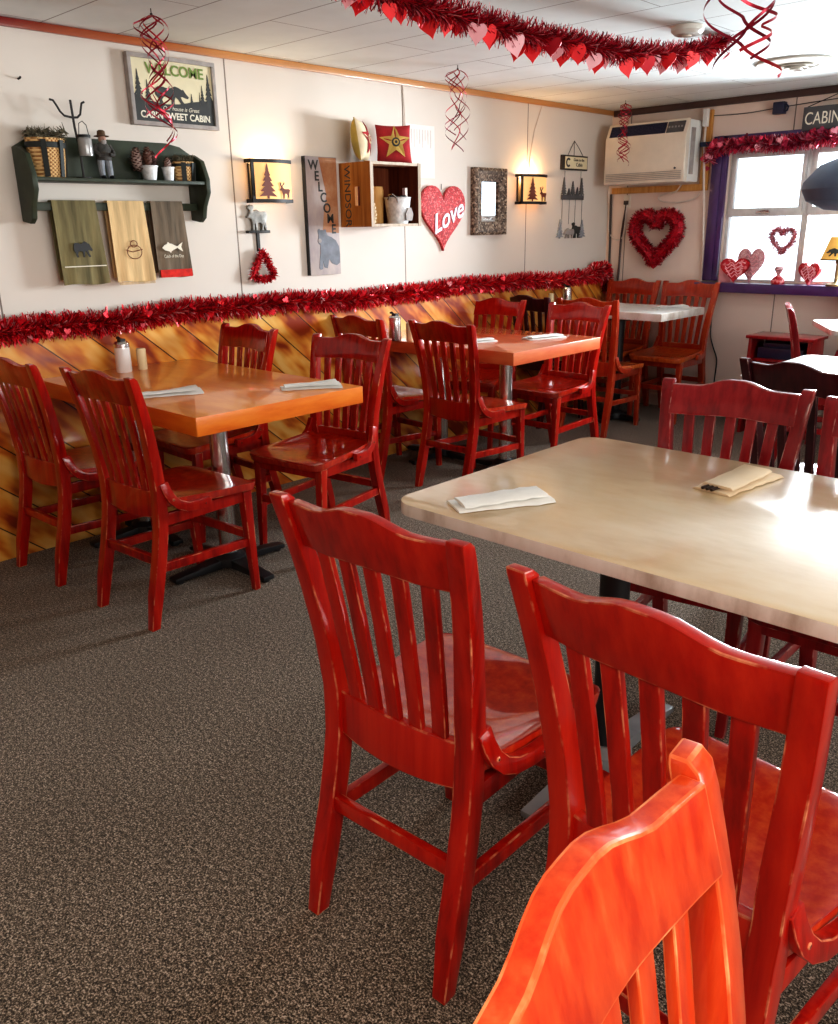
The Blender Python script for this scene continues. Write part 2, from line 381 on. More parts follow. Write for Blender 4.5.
# shapes used on decorations ------------------------------------------------------
BEAR = [(0, .36), (.03, .48), (.1, .55), (.25, .55), (.4, .5), (.5, .54), (.6, .6), (.7, .57), (.8, .5), (.84, .52), (.87, .47), (.92, .38), (1, .28), (.97, .22), (.88, .24), (.8, .28), (.75, .25), (.8, .12), (.88, .02), (.8, 0), (.76, .02), (.68, .17), (.6, .25), (.56, .14), (.55, 0), (.47, 0), (.47, .2), (.36, .24), (.25, .22), (.19, .12), (.23, 0), (.13, 0), (.09, .16), (.02, .25)]
MOOSE = [(.06, .52), (0, .5), (.02, .44), (.12, .45), (.2, .42), (.22, .34), (.24, .28), (.25, 0), (.3, 0), (.32, .24), (.36, .26), (.4, 0), (.45, 0), (.46, .26), (.62, .28), (.68, .2), (.66, 0), (.71, 0), (.76, .2), (.78, .14), (.84, 0), (.89, 0), (.86, .3), (.93, .46), (.94, .6), (.85, .68), (.6, .68), (.45, .75), (.32, .68), (.28, .72), (.34, .85), (.28, .92), (.22, .86), (.18, .93), (.14, .85), (.08, .9), (.07, .8), (.16, .72), (.14, .64)]
DEER = [(0, .50), (.03, .46), (.14, .46), (.22, .40), (.26, .30), (.27, 0), (.31, 0), (.34, .26), (.38, .28), (.39, 0), (.43, 0), (.46, .28), (.66, .28), (.70, .18), (.68, 0), (.72, 0), (.77, .18), (.80, 0), (.84, 0), (.86, .28), (.92, .42), (.97, .50), (.90, .52), (.80, .55), (.50, .54), (.36, .58), (.27, .66), (.30, .74), (.42, .78), (.50, .92), (.44, .88), (.38, .82), (.36, .98), (.33, .80), (.24, .76), (.20, .70), (.14, .78), (.16, .94), (.08, .84), (.02, .92), (.04, .76), (.14, .66), (.12, .58)]
FISH = [(0, .22), (.12, .36), (.25, .42), (.3, .52), (.38, .44), (.48, .42), (.6, .34), (.74, .28), (.88, .4), (1, .48), (.92, .24), (1, 0), (.86, .08), (.74, .2), (.58, .12), (.44, .03), (.4, -.06), (.33, .02), (.14, .08)]
def tree_poly(w, h, n=6):
    L = [(-w*.06, 0), (-w*.06, h*.08)]
    for i in range(n):
        z = h*(.08+.9*i/n); ww = w/2*(1-i/n)
        L += [(-ww, z-h*.02), (-ww*.42, z+h*.9/n*.8)]
    L += [(0, h)]
    return L+[(-x, z) for x, z in reversed(L[:-1])]
def heart_poly(w, h, n=40):
    P = []
    for i in range(n):
        t = 2*pi*i/n
        x = 16*sin(t)**3; z = 13*cos(t)-5*cos(2*t)-2*cos(3*t)-cos(4*t)
        P.append((x/32*w, (z+17)/29*h))
    return P
def place(poly, x, z, w, h=None, flip=False):
    h = h or w
    return [(x+((1-a) if flip else a)*w, z+b*h) for a, b in poly]
def fluff(bm, path, n, rad, ln, wid, mi=0, flat=None, seed=1):
    """tinsel blades around a polyline"""
    rnd = random.Random(seed)
    P = [Vector(p) for p in path]; seg = [(P[i+1]-P[i]).length for i in range(len(P)-1)]; tot = sum(seg)
    for k in range(n):
        d = tot*(k+rnd.random())/n; i = 0
        while i < len(seg)-1 and d > seg[i]: d -= seg[i]; i += 1
        c = P[i].lerp(P[i+1], min(1, d/seg[i])); t = (P[i+1]-P[i]).normalized()
        a = t.orthogonal().normalized(); b = t.cross(a); th = rnd.uniform(0, 2*pi)
        rd = (a*cos(th)+b*sin(th)+t*rnd.uniform(-.6, .6)).normalized()
        L = ln*rnd.uniform(.55, 1.1)
        if flat is not None:
            e = (c+rd*L)
            q = flat(e)
            rd = (q-c)
            if rd.length < 1e-4: continue
            L = rd.length; rd.normalize()
        s = rd.cross(Vector((rnd.uniform(-1, 1), rnd.uniform(-1, 1), rnd.uniform(-1, 1))))
        if s.length < 1e-4: continue
        s = s.normalized()*wid*rnd.uniform(.6, 1.3)/2
        st = c+rd*rad*rnd.uniform(.0, .3)
        v = [bm.verts.new(st-s), bm.verts.new(st+s), bm.verts.new(c+rd*L+s*.5), bm.verts.new(c+rd*L-s*.5)]
        quadface(bm, v, mi)

# ------------------------------------------------------------------ camera
H = 1.38
yaw, pitch, roll = R(43.77), R(18.55), R(-.97)
d = Vector((-sin(yaw)*cos(pitch), cos(yaw)*cos(pitch), -sin(pitch)))
r = Vector((cos(yaw), sin(yaw), 0)); u = r.cross(d)
r2 = cos(roll)*r+sin(roll)*u; u2 = -sin(roll)*r+cos(roll)*u
cam = bpy.data.cameras.new('camera'); co = bpy.data.objects.new('camera', cam); COL.objects.link(co)
mw = Matrix((( r2.x, u2.x, -d.x, 0), (r2.y, u2.y, -d.y, 0), (r2.z, u2.z, -d.z, H), (0, 0, 0, 1)))
co.matrix_world = mw
cam.sensor_fit = 'VERTICAL'; cam.sensor_height = 36; cam.lens = 36*848/1024; cam.clip_start = .02
SC.camera = co

# ------------------------------------------------------------------ room shell
XL, XR, YF, YB, ZC = -3.8, 2.5, -2.3, 6.18, 2.195
bm = bm_(); box(bm, XL-.12, XR+.12, YF-.12, YB+.12, -.1, 0); struct('floor', bm, M['carpet'])
bm = bm_(); box(bm, XL-.12, XR+.12, YF-.12, YB+.12, ZC, ZC+.1); struct('ceiling', bm, M['ceil'])
bm = bm_(); box(bm, XL-.12, XL, YF-.12, YB+.12, 0, ZC); struct('wall_left', bm, M['wall_l'])
WX0, WX1, WZ0, WZ1 = -2.84, -.62, .975, 1.862
bm = bm_()
for a in ((XL, WX0, 0, ZC), (WX1, XR, 0, ZC), (WX0, WX1, 0, WZ0), (WX0, WX1, WZ1, ZC)): box(bm, a[0], a[1], YB, YB+.12, a[2], a[3])
struct('wall_back', bm, M['wall_b'])
RY0, RY1, RZ0, RZ1 = -.6, 4.6, .9, 1.95
bm = bm_()
for a in ((YF, RY0, 0, ZC), (RY1, YB, 0, ZC), (RY0, RY1, 0, RZ0), (RY0, RY1, RZ1, ZC)): box(bm, XR, XR+.12, a[0], a[1], a[2], a[3])
struct('wall_right', bm, M['wall_b'])
bm = bm_(); box(bm, XL, XR, YF-.12, YF, 0, ZC); struct('wall_front', bm, M['wall_b'])
# ceiling trims
bm = bm_(); box(bm, XL, XL+.018, YF, YB, ZC-.034, ZC-.001); struct('trim_1', bm, M['trimwood'], bev=.004)
bm = bm_(); box(bm, XL+.02, XR, YB-.02, YB, ZC-.045, ZC-.001); struct('trim_2', bm, M['darktrim'], bev=.004)
# diagonal pine wainscot and its cap
bm = bm_(); box(bm, XL, XL+.02, YF, YB, .0, .97); struct('trim_3', bm, M['pine'])
bm = bm_(); box(bm, XL, XL+.045, YF, YB, .972, .992); struct('trim_4', bm, M['trimwood'], bev=.003)
bm = bm_(); box(bm, XL+.02, XR, YB-.014, YB, 0, .09); struct('baseboard_back', bm, M['wall_b'])

# back window
def window():
    w = bpy.data.objects.new('window_1', None); COL.objects.link(w); w['kind'] = 'structure'; w.location = (WX0, YB, WZ0)
    W, Hh = WX1-WX0, WZ1-WZ0
    bm = bm_()
    box(bm, -.115, -.004, -.03, .012, -.0, Hh+.09); box(bm, -.085, -.035, -.044, -.03, 0, Hh+.09)
    box(bm, W+.004, W+.115, -.03, .012, 0, Hh+.09); box(bm, -.115, W+.115, -.03, .012, Hh+.0, Hh+.09)
    obj('window_casing', bm, M['purple'], w, bev=.006)
    bm = bm_(); box(bm, -.14, W+.14, -.10, .012, -.075, -.008); obj('window_sill', bm, M['purple'], w, bev=.008)
    n = 4; pw_ = W/n
    for i in range(n):
        x0, x1 = i*pw_, (i+1)*pw_; s = .022
        bm = bm_(); box(bm, x0, x0+s, .03, .08, 0, Hh); box(bm, x1-s, x1, .03, .08, 0, Hh); box(bm, x0+s, x1-s, .03, .08, 0, .012); box(bm, x0+s, x1-s, .03, .08, Hh-.03, Hh)
        obj('window_jamb', bm, M['sash'], w, bev=.003)
        bm = bm_(); zm = .44; t = .026
        X0, X1 = x0+s+.001, x1-s-.001
        box(bm, X0, X1, .008, .05, zm, zm+.055); box(bm, X0, X0+t, .015, .05, zm+.055, Hh-.032); box(bm, X1-t, X1, .015, .05, zm+.055, Hh-.032); box(bm, X0+t, X1-t, .015, .05, Hh-.06, Hh-.032)
        sh = obj('window_sash', bm, M['sash'], w, bev=.003)
        bm = bm_(); cx = (x0+x1)/2; box(bm, cx-.045, cx+.045, -.006, .008, zm+.02, zm+.034); tube(bm, [(cx-.02, -.006, zm+.03), (cx+.01, -.012, zm+.036), (cx+.045, -.012, zm+.034)], .005)
        obj('sash_latch', bm, M['chrome'], sh)
        bm = bm_(); box(bm, X0+t, X1-t, .034, .036, zm+.055, Hh-.06); obj('pane', bm, M['glass'], sh, smooth=False)
        bm = bm_(); box(bm, X0, X1, .060, .062, .012, zm+.03); obj('pane', bm, M['glass'], w, smooth=False)
window()
def window_r():
    w = bpy.data.objects.new('window_2', None); COL.objects.link(w); w['kind'] = 'structure'; w.location = (XR, RY0, RZ0)
    L, Hh = RY1-RY0, RZ1-RZ0
    bm = bm_(); box(bm, -.02, .012, -.1, 0, -.1, Hh+.1); box(bm, -.02, .012, L, L+.1, -.1, Hh+.1); box(bm, -.02, .012, 0, L, Hh, Hh+.1); box(bm, -.02, .012, 0, L, -.1, 0)
    for i in range(1, 5): box(bm, .02, .07, i*L/5-.03, i*L/5+.03, 0, Hh)
    obj('window_casing', bm, M['purple'], w, bev=.005)
    bm = bm_(); box(bm, .04, .043, 0, L, 0, Hh); obj('pane', bm, M['glass'], w, smooth=False)
window_r()

# ------------------------------------------------------------------ chairs
PY = [(0, .008), (.12, .032), (.25, .064), (.38, .090), (.50, .094), (.60, .084), (.70, .068), (.80, .046), (.90, .018), (.93, .008)]
PX = [(0, .172), (.44, .166), (.58, .172), (.93, .209)]
TOPZ = .915
def py(z): return pw(PY, z)
def bow(x): return .019*(1-(x/.19)**2)
def make_chair(label, mb, me, ms, name='dining_chair'):
    t = thing(name, label, 'chair', group='red wooden dining chairs')
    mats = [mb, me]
    for s in (-1, 1):                                              # rear post, one sweep from floor to crest
        rings = []
        for z in (0, .06, .12, .19, .25, .33, .40, .45, .50, .55, .60, .66, .72, .78, .84, .88, .905, TOPZ):
            hw = .0205 if z < .6 else lerp(.0205, .018, (z-.6)/.3); hd = .021 if z < .55 else lerp(.021, .016, (z-.55)/.36)
            if z < .12: hw = lerp(.0155, .019, z/.12); hd = lerp(.017, .021, z/.12)
            yc = py(z)
            if z > .9: hd *= .93 if z < .91 else .6; yc -= .001 if z < .91 else .004
            rings.append(rectring((s*pw(PX, z), yc, z), (hw, 0, 0), (0, hd, 0)))
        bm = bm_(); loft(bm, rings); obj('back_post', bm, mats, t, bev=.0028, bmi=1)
    def rail(zb, zt, th, n=18, hw=.182):
        bm = bm_(); rings = []
        for i in range(n+1):
            k = i/n*2-1
            b, tp = zb(k), zt(k); x = k*hw*(1 if tp < .7 else 1.0)
            ex = pw(PX, (b+tp)/2)-.014; x = k*ex
            rings.append([(x, py(b)-bow(x)-th/2+.008, b), (x, py(b)-bow(x)+th/2+.008, b), (x, py((b+tp)/2)-bow(x)+th/2+.008, (b+tp)/2), (x, py(tp)-bow(x)+th/2+.008, tp), (x, py(tp)-bow(x)-th/2+.008, tp), (x, py((b+tp)/2)-bow(x)-th/2+.008, (b+tp)/2)])
        loft(bm, rings); return bm
    hump = lambda k: .5+.5*cos(pi*min(1, max(0, (abs(k)-.10)/.52)))
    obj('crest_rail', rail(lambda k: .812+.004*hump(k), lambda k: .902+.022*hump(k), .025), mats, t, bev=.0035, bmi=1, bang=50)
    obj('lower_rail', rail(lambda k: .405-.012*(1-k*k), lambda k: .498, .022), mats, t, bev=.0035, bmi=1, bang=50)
    for i in range(5):
        xb, xt = (i-2)*.0525, (i-2)*.0625
        bm = bm_(); rings = []
        for j in range(9):
            z = lerp(.488, .822, j/8); x = lerp(xb, xt, j/8)
            rings.append(rectring((x, py(z)-bow(x)+.008-.006*sin(pi*j/8), z), (.0158, 0, 0), (0, .0065, 0)))
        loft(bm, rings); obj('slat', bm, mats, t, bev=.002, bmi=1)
    # saddle seat
    bm = bm_(); nx, ny = 16, 16; top, bot = [], []
    y0, y1, rc = .098, .515, .055
    for j in range(ny+1):
        v = j/ny; v = 1-(1-v)**1.35
        y = lerp(y0, y1, v); w = lerp(.186, .222, v**.8)
        if y > y1-rc: w -= rc-math.sqrt(max(0, rc*rc-(y-(y1-rc))**2))*1.0
        ra, rb = [], []
        for i in range(nx+1):
            k = i/nx*2-1; x = k*w
            z = .452-.016*(1-k*k)*sin(pi*min(1, v*1.02))**.8 + .012*(1-v)**3+.010*abs(k)**6*(1-v)
            if v > .8: z -= .010*((v-.8)/.2)**2
            ra.append(bm.verts.new((x, y, z))); rb.append(bm.verts.new((x*.985, y0+(y-y0)*.985, z-.030+.006*(1-abs(k))*0)))
        top.append(ra); bot.append(rb)
    for j in range(ny):
        for i in range(nx):
            quadface(bm, [top[j][i], top[j][i+1], top[j+1][i+1], top[j+1][i]]); quadface(bm, [bot[j][i], bot[j+1][i], bot[j+1][i+1], bot[j][i+1]])
    for j in range(ny):
        quadface(bm, [top[j][0], top[j+1][0], bot[j+1][0], bot[j][0]]); quadface(bm, [top[j][nx], bot[j][nx], bot[j+1][nx], top[j+1][nx]])
    for i in range(nx):
        quadface(bm, [top[0][i], bot[0][i], bot[0][i+1], top[0][i+1]]); quadface(bm, [top[ny][i], top[ny][i+1], bot[ny][i+1], bot[ny][i]])
    obj('seat', bm, [ms, me], t, bev=.003, bmi=1, bang=55, ang=50)
    for s in (-1, 1):                                              # bent bracket from post to seat side
        pts = [(.104, .532), (.112, .500), (.126, .470), (.148, .446), (.180, .432), (.225, .428), (.275, .431)]
        bm = bm_(); rings = []
        for i, (y, z) in enumerate(pts):
            a = pts[max(0, i-1)]; b = pts[min(len(pts)-1, i+1)]
            tdir = Vector((0, b[0]-a[0], b[1]-a[1])).normalized(); nrm = Vector((0, -tdir.z, tdir.y))
            xo = s*lerp(.183, .217, i/(len(pts)-1))
            rings.append(rectring((xo, y, z), (.011, 0, 0), nrm*.017))
        loft(bm, rings)
        for yy, zz, xo in ((.128, .468, .206), (.250, .430, .225)):
            g = bmesh.ops.create_cone(bm, segments=8, radius1=.006, radius2=.005, depth=.004, cap_ends=True, matrix=Matrix.Translation((s*xo, yy, zz)) @ Matrix.Rotation(pi/2, 4, 'Y'))
            for v in g['verts']:
                for f in v.link_faces: f.material_index = 2
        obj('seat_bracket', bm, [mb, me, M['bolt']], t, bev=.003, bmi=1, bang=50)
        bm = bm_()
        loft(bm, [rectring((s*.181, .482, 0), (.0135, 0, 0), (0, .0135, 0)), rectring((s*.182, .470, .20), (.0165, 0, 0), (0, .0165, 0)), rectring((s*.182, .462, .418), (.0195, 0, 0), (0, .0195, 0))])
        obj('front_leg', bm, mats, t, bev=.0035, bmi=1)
        bm = bm_(); bar(bm, (s*.1745, .072, .222), (s*.182, .466, .208), .019, .034); obj('stretcher', bm, mats, t, bev=.003, bmi=1)
    bm = bm_(); bar(bm, (-.168, .060, .248), (.168, .060, .248), .019, .034); obj('stretcher', bm, mats, t, bev=.003, bmi=1)
    bm = bm_(); bar(bm, (-.178, .470, .235), (.178, .470, .235), .019, .034); obj('stretcher', bm, mats, t, bev=.003, bmi=1)
    bm = bm_(); bar(bm, (-.172, .472, .399), (.172, .472, .399), .02, .044)
    for s in (-1, 1): bar(bm, (s*.172, .095, .394), (s*.182, .462, .399), .02, .044)
    obj('seat_apron', bm, mats, t, bev=.002)
    return t
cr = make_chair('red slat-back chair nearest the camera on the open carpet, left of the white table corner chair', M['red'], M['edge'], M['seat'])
cm_ = make_chair('part-lit red chair', M['mid'], M['medge'], M['oseat'])
co_ = make_chair('lit red chair', M['orange'], M['oedge'], M['oseat'])
cd = make_chair('shaded red chair', M['dark'], M['dedge'], M['dark'])
cu_ = make_chair('deeply shaded red chair', M['umber'], M['uedge'], M['umber'])
CHAIRS = [
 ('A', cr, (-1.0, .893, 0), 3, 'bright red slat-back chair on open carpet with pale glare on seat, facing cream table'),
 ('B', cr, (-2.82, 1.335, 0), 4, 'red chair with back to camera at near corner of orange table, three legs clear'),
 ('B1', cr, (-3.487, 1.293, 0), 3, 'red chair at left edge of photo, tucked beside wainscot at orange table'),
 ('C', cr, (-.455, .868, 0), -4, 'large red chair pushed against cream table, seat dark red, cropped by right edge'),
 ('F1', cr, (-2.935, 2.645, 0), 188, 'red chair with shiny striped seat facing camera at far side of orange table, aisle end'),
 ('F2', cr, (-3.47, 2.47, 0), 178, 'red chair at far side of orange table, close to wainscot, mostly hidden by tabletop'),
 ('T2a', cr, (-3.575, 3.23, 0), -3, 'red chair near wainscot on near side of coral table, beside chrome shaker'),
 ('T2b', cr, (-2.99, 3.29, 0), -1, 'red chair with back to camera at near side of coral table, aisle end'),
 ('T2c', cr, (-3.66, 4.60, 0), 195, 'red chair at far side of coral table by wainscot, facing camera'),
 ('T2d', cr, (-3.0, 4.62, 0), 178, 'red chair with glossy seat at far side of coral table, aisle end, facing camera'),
 ('T3a', cu_, (-3.66, 4.90, 0), -4, 'shaded dark brown chair back seen behind coral table chairs, near wainscot'),
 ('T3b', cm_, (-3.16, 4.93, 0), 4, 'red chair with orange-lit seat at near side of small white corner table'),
 ('T3c', cm_, (-3.475, 6.1, 0), 180, 'orange-lit red chair in room corner against back wall, behind white table'),
 ('T3d', cm_, (-3.0, 6.1, 0), 180, 'orange-lit red chair against back wall under heart wreath, right of corner chair'),
 ('D', cd, (-1.071, 2.53, 0), 188, 'shaded dark crimson chair facing camera at far side of cream table, full crest in view'),
 ('E', cd, (-.568, 2.50, 0), 181, 'shaded dark crimson chair at far side of cream table, only one post visible at right edge'),
 ('T4a', cu_, (-1.07, 2.98, 0), -14, 'shaded nearly black chair back behind crimson chair, facing bright white table'),
 ('T4b', cd, (-1.94, 5.16, 0), -67, 'shaded crimson chair seen edge-on in front of small red cabinet'),
 ('T5', cd, (-1.70, 6.11, 0), 180, 'shaded crimson chair cropped by right edge of photo below sill lamp'),
 ('G', co_, (-.280, .452, 0), -84, 'orange-lit chair crest rail closest to camera, cropped at bottom of photo'),
]
used = set()
for k, proto, loc, rz, lab in CHAIRS:
    sc = (1, 1, 1.06) if k in ('T3c', 'T3d', 'T5') else (1, 1, 1.03) if k == 'F2' else (1, 1, 1.012) if k in ('A', 'B', 'C') else None
    if id(proto) not in used:
        used.add(id(proto)); proto.location = loc; proto.rotation_euler = (0, 0, R(rz)); proto['label'] = lab
        if sc: proto.scale = sc
    else: 
        o = dup(proto, loc, rz, lab); o.scale = sc or (1, 1, 1)

# ------------------------------------------------------------------ tables
def slab(bm, x0, x1, y0, y1, z0, z1, rc, n=6, inset=.0):
    P = []
    for cx, cy, a0 in ((x1-rc, y1-rc, 0), (x0+rc, y1-rc, 90), (x0+rc, y0+rc, 180), (x1-rc, y0+rc, 270)):
        for i in range(n+1):
            a = R(a0+90*i/n); P.append((cx+rc*cos(a), cy+rc*sin(a)))
    a = [bm.verts.new((x, y, z0)) for x, y in P]; b = [bm.verts.new((x, y, z1)) for x, y in P]
    quadface(bm, a[::-1], 0); quadface(bm, b, 0)
    for i in range(len(P)):
        j = (i+1) % len(P); quadface(bm, [a[i], a[j], b[j], b[i]], 1)
def table(label, x0, x1, y0, y1, zt, th, rc, mtop, mside, cols, colm, rz=0, piv=None, foot='cross', footm=None, L0=.28):
    cx, cy = (x0+x1)/2, (y0+y1)/2
    t = thing('dining_table', label, 'table', (cx, cy, 0), rz)
    a, b = (x1-x0)/2, (y1-y0)/2
    bm = bm_(); slab(bm, -a, a, -b, b, zt-th, zt, rc); obj('tabletop', bm, [mtop, mside], t, bev=.0025, bang=60)
    for (px, py_) in cols:
        X, Y = px-cx, py_-cy
        bm = bm_(); lathe(bm, [(.0, .045), (.038, .045), (.038, zt-th-.02), (.0, zt-th-.02)], 18, (X, Y, 0)); obj('pedestal', bm, colm, t)
        bm = bm_(); box(bm, X-.14, X+.14, Y-.14, Y+.14, zt-th-.02, zt-th-.001); obj('mounting_plate', bm, M['black'], t)
        bm = bm_()
        if foot == 'cross': dirs = [(1, 0), (-1, 0), (0, 1), (0, -1)]; L = L0
        else: dirs = [(0, 1), (0, -1)]; L = .34
        for dx, dy in dirs:
            p = Vector((X, Y, 0)); e = p+Vector((dx, dy, 0))*L; s = Vector((-dy, dx, 0))
            loft(bm, [rectring(p+Vector((0, 0, .035)), s*.034, Vector((0, 0, .022))), rectring(e+Vector((0, 0, .021)), s*.026, Vector((0, 0, .009)))])
            lathe(bm, [(.0, 0), (.02, 0), (.02, .012), (0, .012)], 10, (e.x-dx*.03, e.y-dy*.03, 0))
        lathe(bm, [(0, .02), (.075, .02), (.07, .055), (.045, .075), (0, .075)], 18, (X, Y, 0))
        obj('base', bm, footm or M['black'], t, bev=.004, bang=50)
    return t
TZ = .775
table('orange laminate table at left with thick edge, steel pedestal, two white napkins', XL+.025, -2.52, 1.535, 2.315, TZ, .068, .004, M['otable'], M['oside'], [(-2.96, 1.90), (-3.62, 1.88)], M['chrome'])
table('coral laminate table in middle of left wall with thick edge', XL+.025, -2.61, 3.43, 4.235, TZ, .066, .004, M['otable2'], M['oside2'], [(-3.0, 3.875), (-3.5, 3.875)], M['chrome'])
table('small white table in far left corner by back wall', XL+.025, -2.78, 5.25, 5.87, .81, .05, .004, M['white'], M['wside'], [(-3.238, 5.50)], M['black'], L0=.2)
table('large cream laminate table with rounded corners in right foreground', -1.362, .16, 1.322, 2.17, TZ, .03, .065, M['wtable'], M['wside'], [(-1.0, 1.75), (-.15, 1.75)], M['black'], foot='bar', footm=M['grey'])
table('bright white table behind the nearly black chair at right', -1.47, -.1, 3.45, 4.24, TZ, .03, .05, M['white'], M['wside'], [(-1.1, 3.85), (-.5, 3.85)], M['black'])
table('white table turned askew at right edge beside edge-on crimson chair', -1.827, -1.127, 5.175, 5.775, .80, .03, .05, M['white'], M['wside'], [(-1.38, 5.50)], M['black'], rz=30, L0=.18)

# napkins -------------------------------------------------------------------------
def napkin(label, loc, rz, L=.25, W=.09, m='paper', cut=True, flare=.0, grp='paper napkin rolls', seed=1):
    rnd = random.Random(seed)
    t = thing('napkin_roll', label, 'napkin', loc, rz, grp)
    for layer in range(2):
        bm = bm_(); n = 10; rings = []
        for i in range(n+1):
            u_ = i/n*2-1; w = W/2*(1+flare*max(0, u_))*(1-.16*layer); h = (.007 if layer == 0 else .006)*(1+.2*rnd.uniform(-1, 1))
            x = u_*L/2*(1 if layer == 0 else .9); y = layer*.012*u_+.004*rnd.uniform(-1, 1); zb = .0006 if layer == 0 else .0125
            ring = []
            for kx, kz in ((-1, .25), (-.8, 0), (.8, 0), (1, .3), (.82, 1.7), (0, 2+.3*rnd.uniform(-1, 1)), (-.82, 1.7)):
                ring.append((x, y+kx*w, zb+kz*h*.5+(.012*flare*max(0, u_)*(kx+1)*.5)))
            rings.append(ring)
        loft(bm, rings); obj('paper_fold', bm, M[m], t, ang=40)
    if cut:
        bm = bm_()
        for k in (-1, 0, 1):
            tube(bm, [(-L/2-.012, k*.012, .011), (-L/2+.05, k*.012, .012)], .004)
        obj('cutlery', bm, M['bolt'] if m == 'tan' else M['chrome'], t)
    return t
napkin('folded white napkin roll on left end of cream table', (-1.15, 1.475, TZ), 60, .235, .095, cut=False, seed=3)
napkin('tan paper sleeve with dark cutlery ends on far side of cream table', (-.81, 1.975, TZ), 82, .24, .10, 'tan', True, seed=4)
napkin('fanned white napkin near back of chair on orange table', (-2.98, 1.70, TZ), 68, .27, .07, cut=False, flare=.5, seed=5)
napkin('flat white napkin at aisle end of orange table', (-2.66, 2.16, TZ), 58, .24, .08, cut=False, flare=.5, seed=6)
napkin('white napkin beside near chair on coral table', (-3.02, 3.64, TZ), 70, .22, .07, cut=False, seed=7)
napkin('white napkin with dark cutlery on far half of coral table', (-2.83, 4.0, TZ), 70, .25, .09, cut=True, seed=8)
napkin('white napkin on small white corner table', (-2.93, 5.66, .81), 60, .26, .10, cut=False, flare=.3, seed=9)

# shakers -------------------------------------------------------------------------
def sugar(label, loc, chrome=False):
    t = thing('sugar_shaker', label, 'sugar shaker', loc, 0, 'sugar shakers on wall tables')
    bm = bm_(); lathe(bm, [(0, 0), (.033, 0), (.036, .006), (.034, .10), (.033, .112), (0, .112)], 20); obj('glass_jar', bm, M['chrome' if chrome else 'sugar'], t)
    bm = bm_(); lathe(bm, [(0, .112), (.035, .112), (.035, .128), (.026, .138), (0, .140)], 20); obj('lid', bm, M['chrome'], t)
    bm = bm_(); box(bm, -.012, .02, -.012, .012, .138, .150); tube(bm, [(0, 0, .14), (-.022, 0, .155), (-.034, 0, .150)], .006); obj('pour_flap', bm, M['black'], t)
def creamer(label, loc):
    bm = bm_(); lathe(bm, [(0, 0), (.021, 0), (.022, .004), (.022, .092), (.018, .097), (0, .097)], 18)
    o = obj('salt_shaker', bm, M['creamer'], None, loc=loc); tag(o, label, 'shaker', 'cream shakers on wall tables')
sugar('white glass sugar shaker with dark pour flap on orange table', (-3.655, 1.885, TZ))
creamer('cream cylinder shaker on orange table next to sugar shaker', (-3.66, 1.98, TZ))
sugar('chrome sugar shaker on coral table beside wainscot', (-3.45, 3.43, TZ), True)
creamer('cream cylinder shaker beside chrome shaker on coral table', (-3.40, 3.50, TZ))
sugar('chrome sugar shaker on white corner table below garland', (-3.63, 5.40, .81), True)
creamer('cream cylinder shaker on white corner table', (-3.70, 5.30, .81))

# ------------------------------------------------------------------ left wall decor  (local x = along wall, -y = into room)
def lw(name, label, cat, y, z, off=0, group=None): return thing(name, label, cat, (XL+off, y, z), 90, group)
def bw(name, label, cat, x, z, off=0, group=None): return thing(name, label, cat, (x, YB-off, z), 0, group)

# shelf with towel rail
SY0, SY1, SZ = 1.59, 2.425, 1.6008
def shelf():
    t = lw('peg_shelf', 'dark green wall shelf with scalloped ends and towel rail, above the garland', 'shelf', SY0, 1.45)
    W = SY1-SY0
    bm = bm_(); box(bm, .02, W-.02, -.15, -.002, .135, .15); obj('shelf_board', bm, M['green'], t, bev=.003)
    P = [(.0, .15), (.0, .27), (.06, .305), (.13, .318), (W-.13, .318), (W-.06, .305), (W, .27), (W, .15)]
    bm = bm_(); prism(bm, P, -.018, -.001); obj('back_panel', bm, M['green'], t, bev=.003)
    for x in (0, W-.02):
        prof = [(0, -.02), (-.07, -.03), (-.10, -.01), (-.115, .04), (-.155, .10), (-.155, .16), (-.12, .24), (-.05, .27), (0, .27)]
        bm = bm_()
        a = [bm.verts.new((x-.001, q[0], q[1])) for q in prof]; b = [bm.verts.new((x+.021, q[0], q[1])) for q in prof]
        quadface(bm, a); quadface(bm, b[::-1])
        for i in range(len(prof)):
            j = (i+1) % len(prof); quadface(bm, [a[j], a[i], b[i], b[j]])
        obj('end_bracket', bm, M['green'], t, bev=.003, bang=60)
    bm = bm_(); box(bm, .021, W-.021, -.062, -.045, .022, .055); obj('towel_rail', bm, M['green'], t, bev=.003)
shelf()
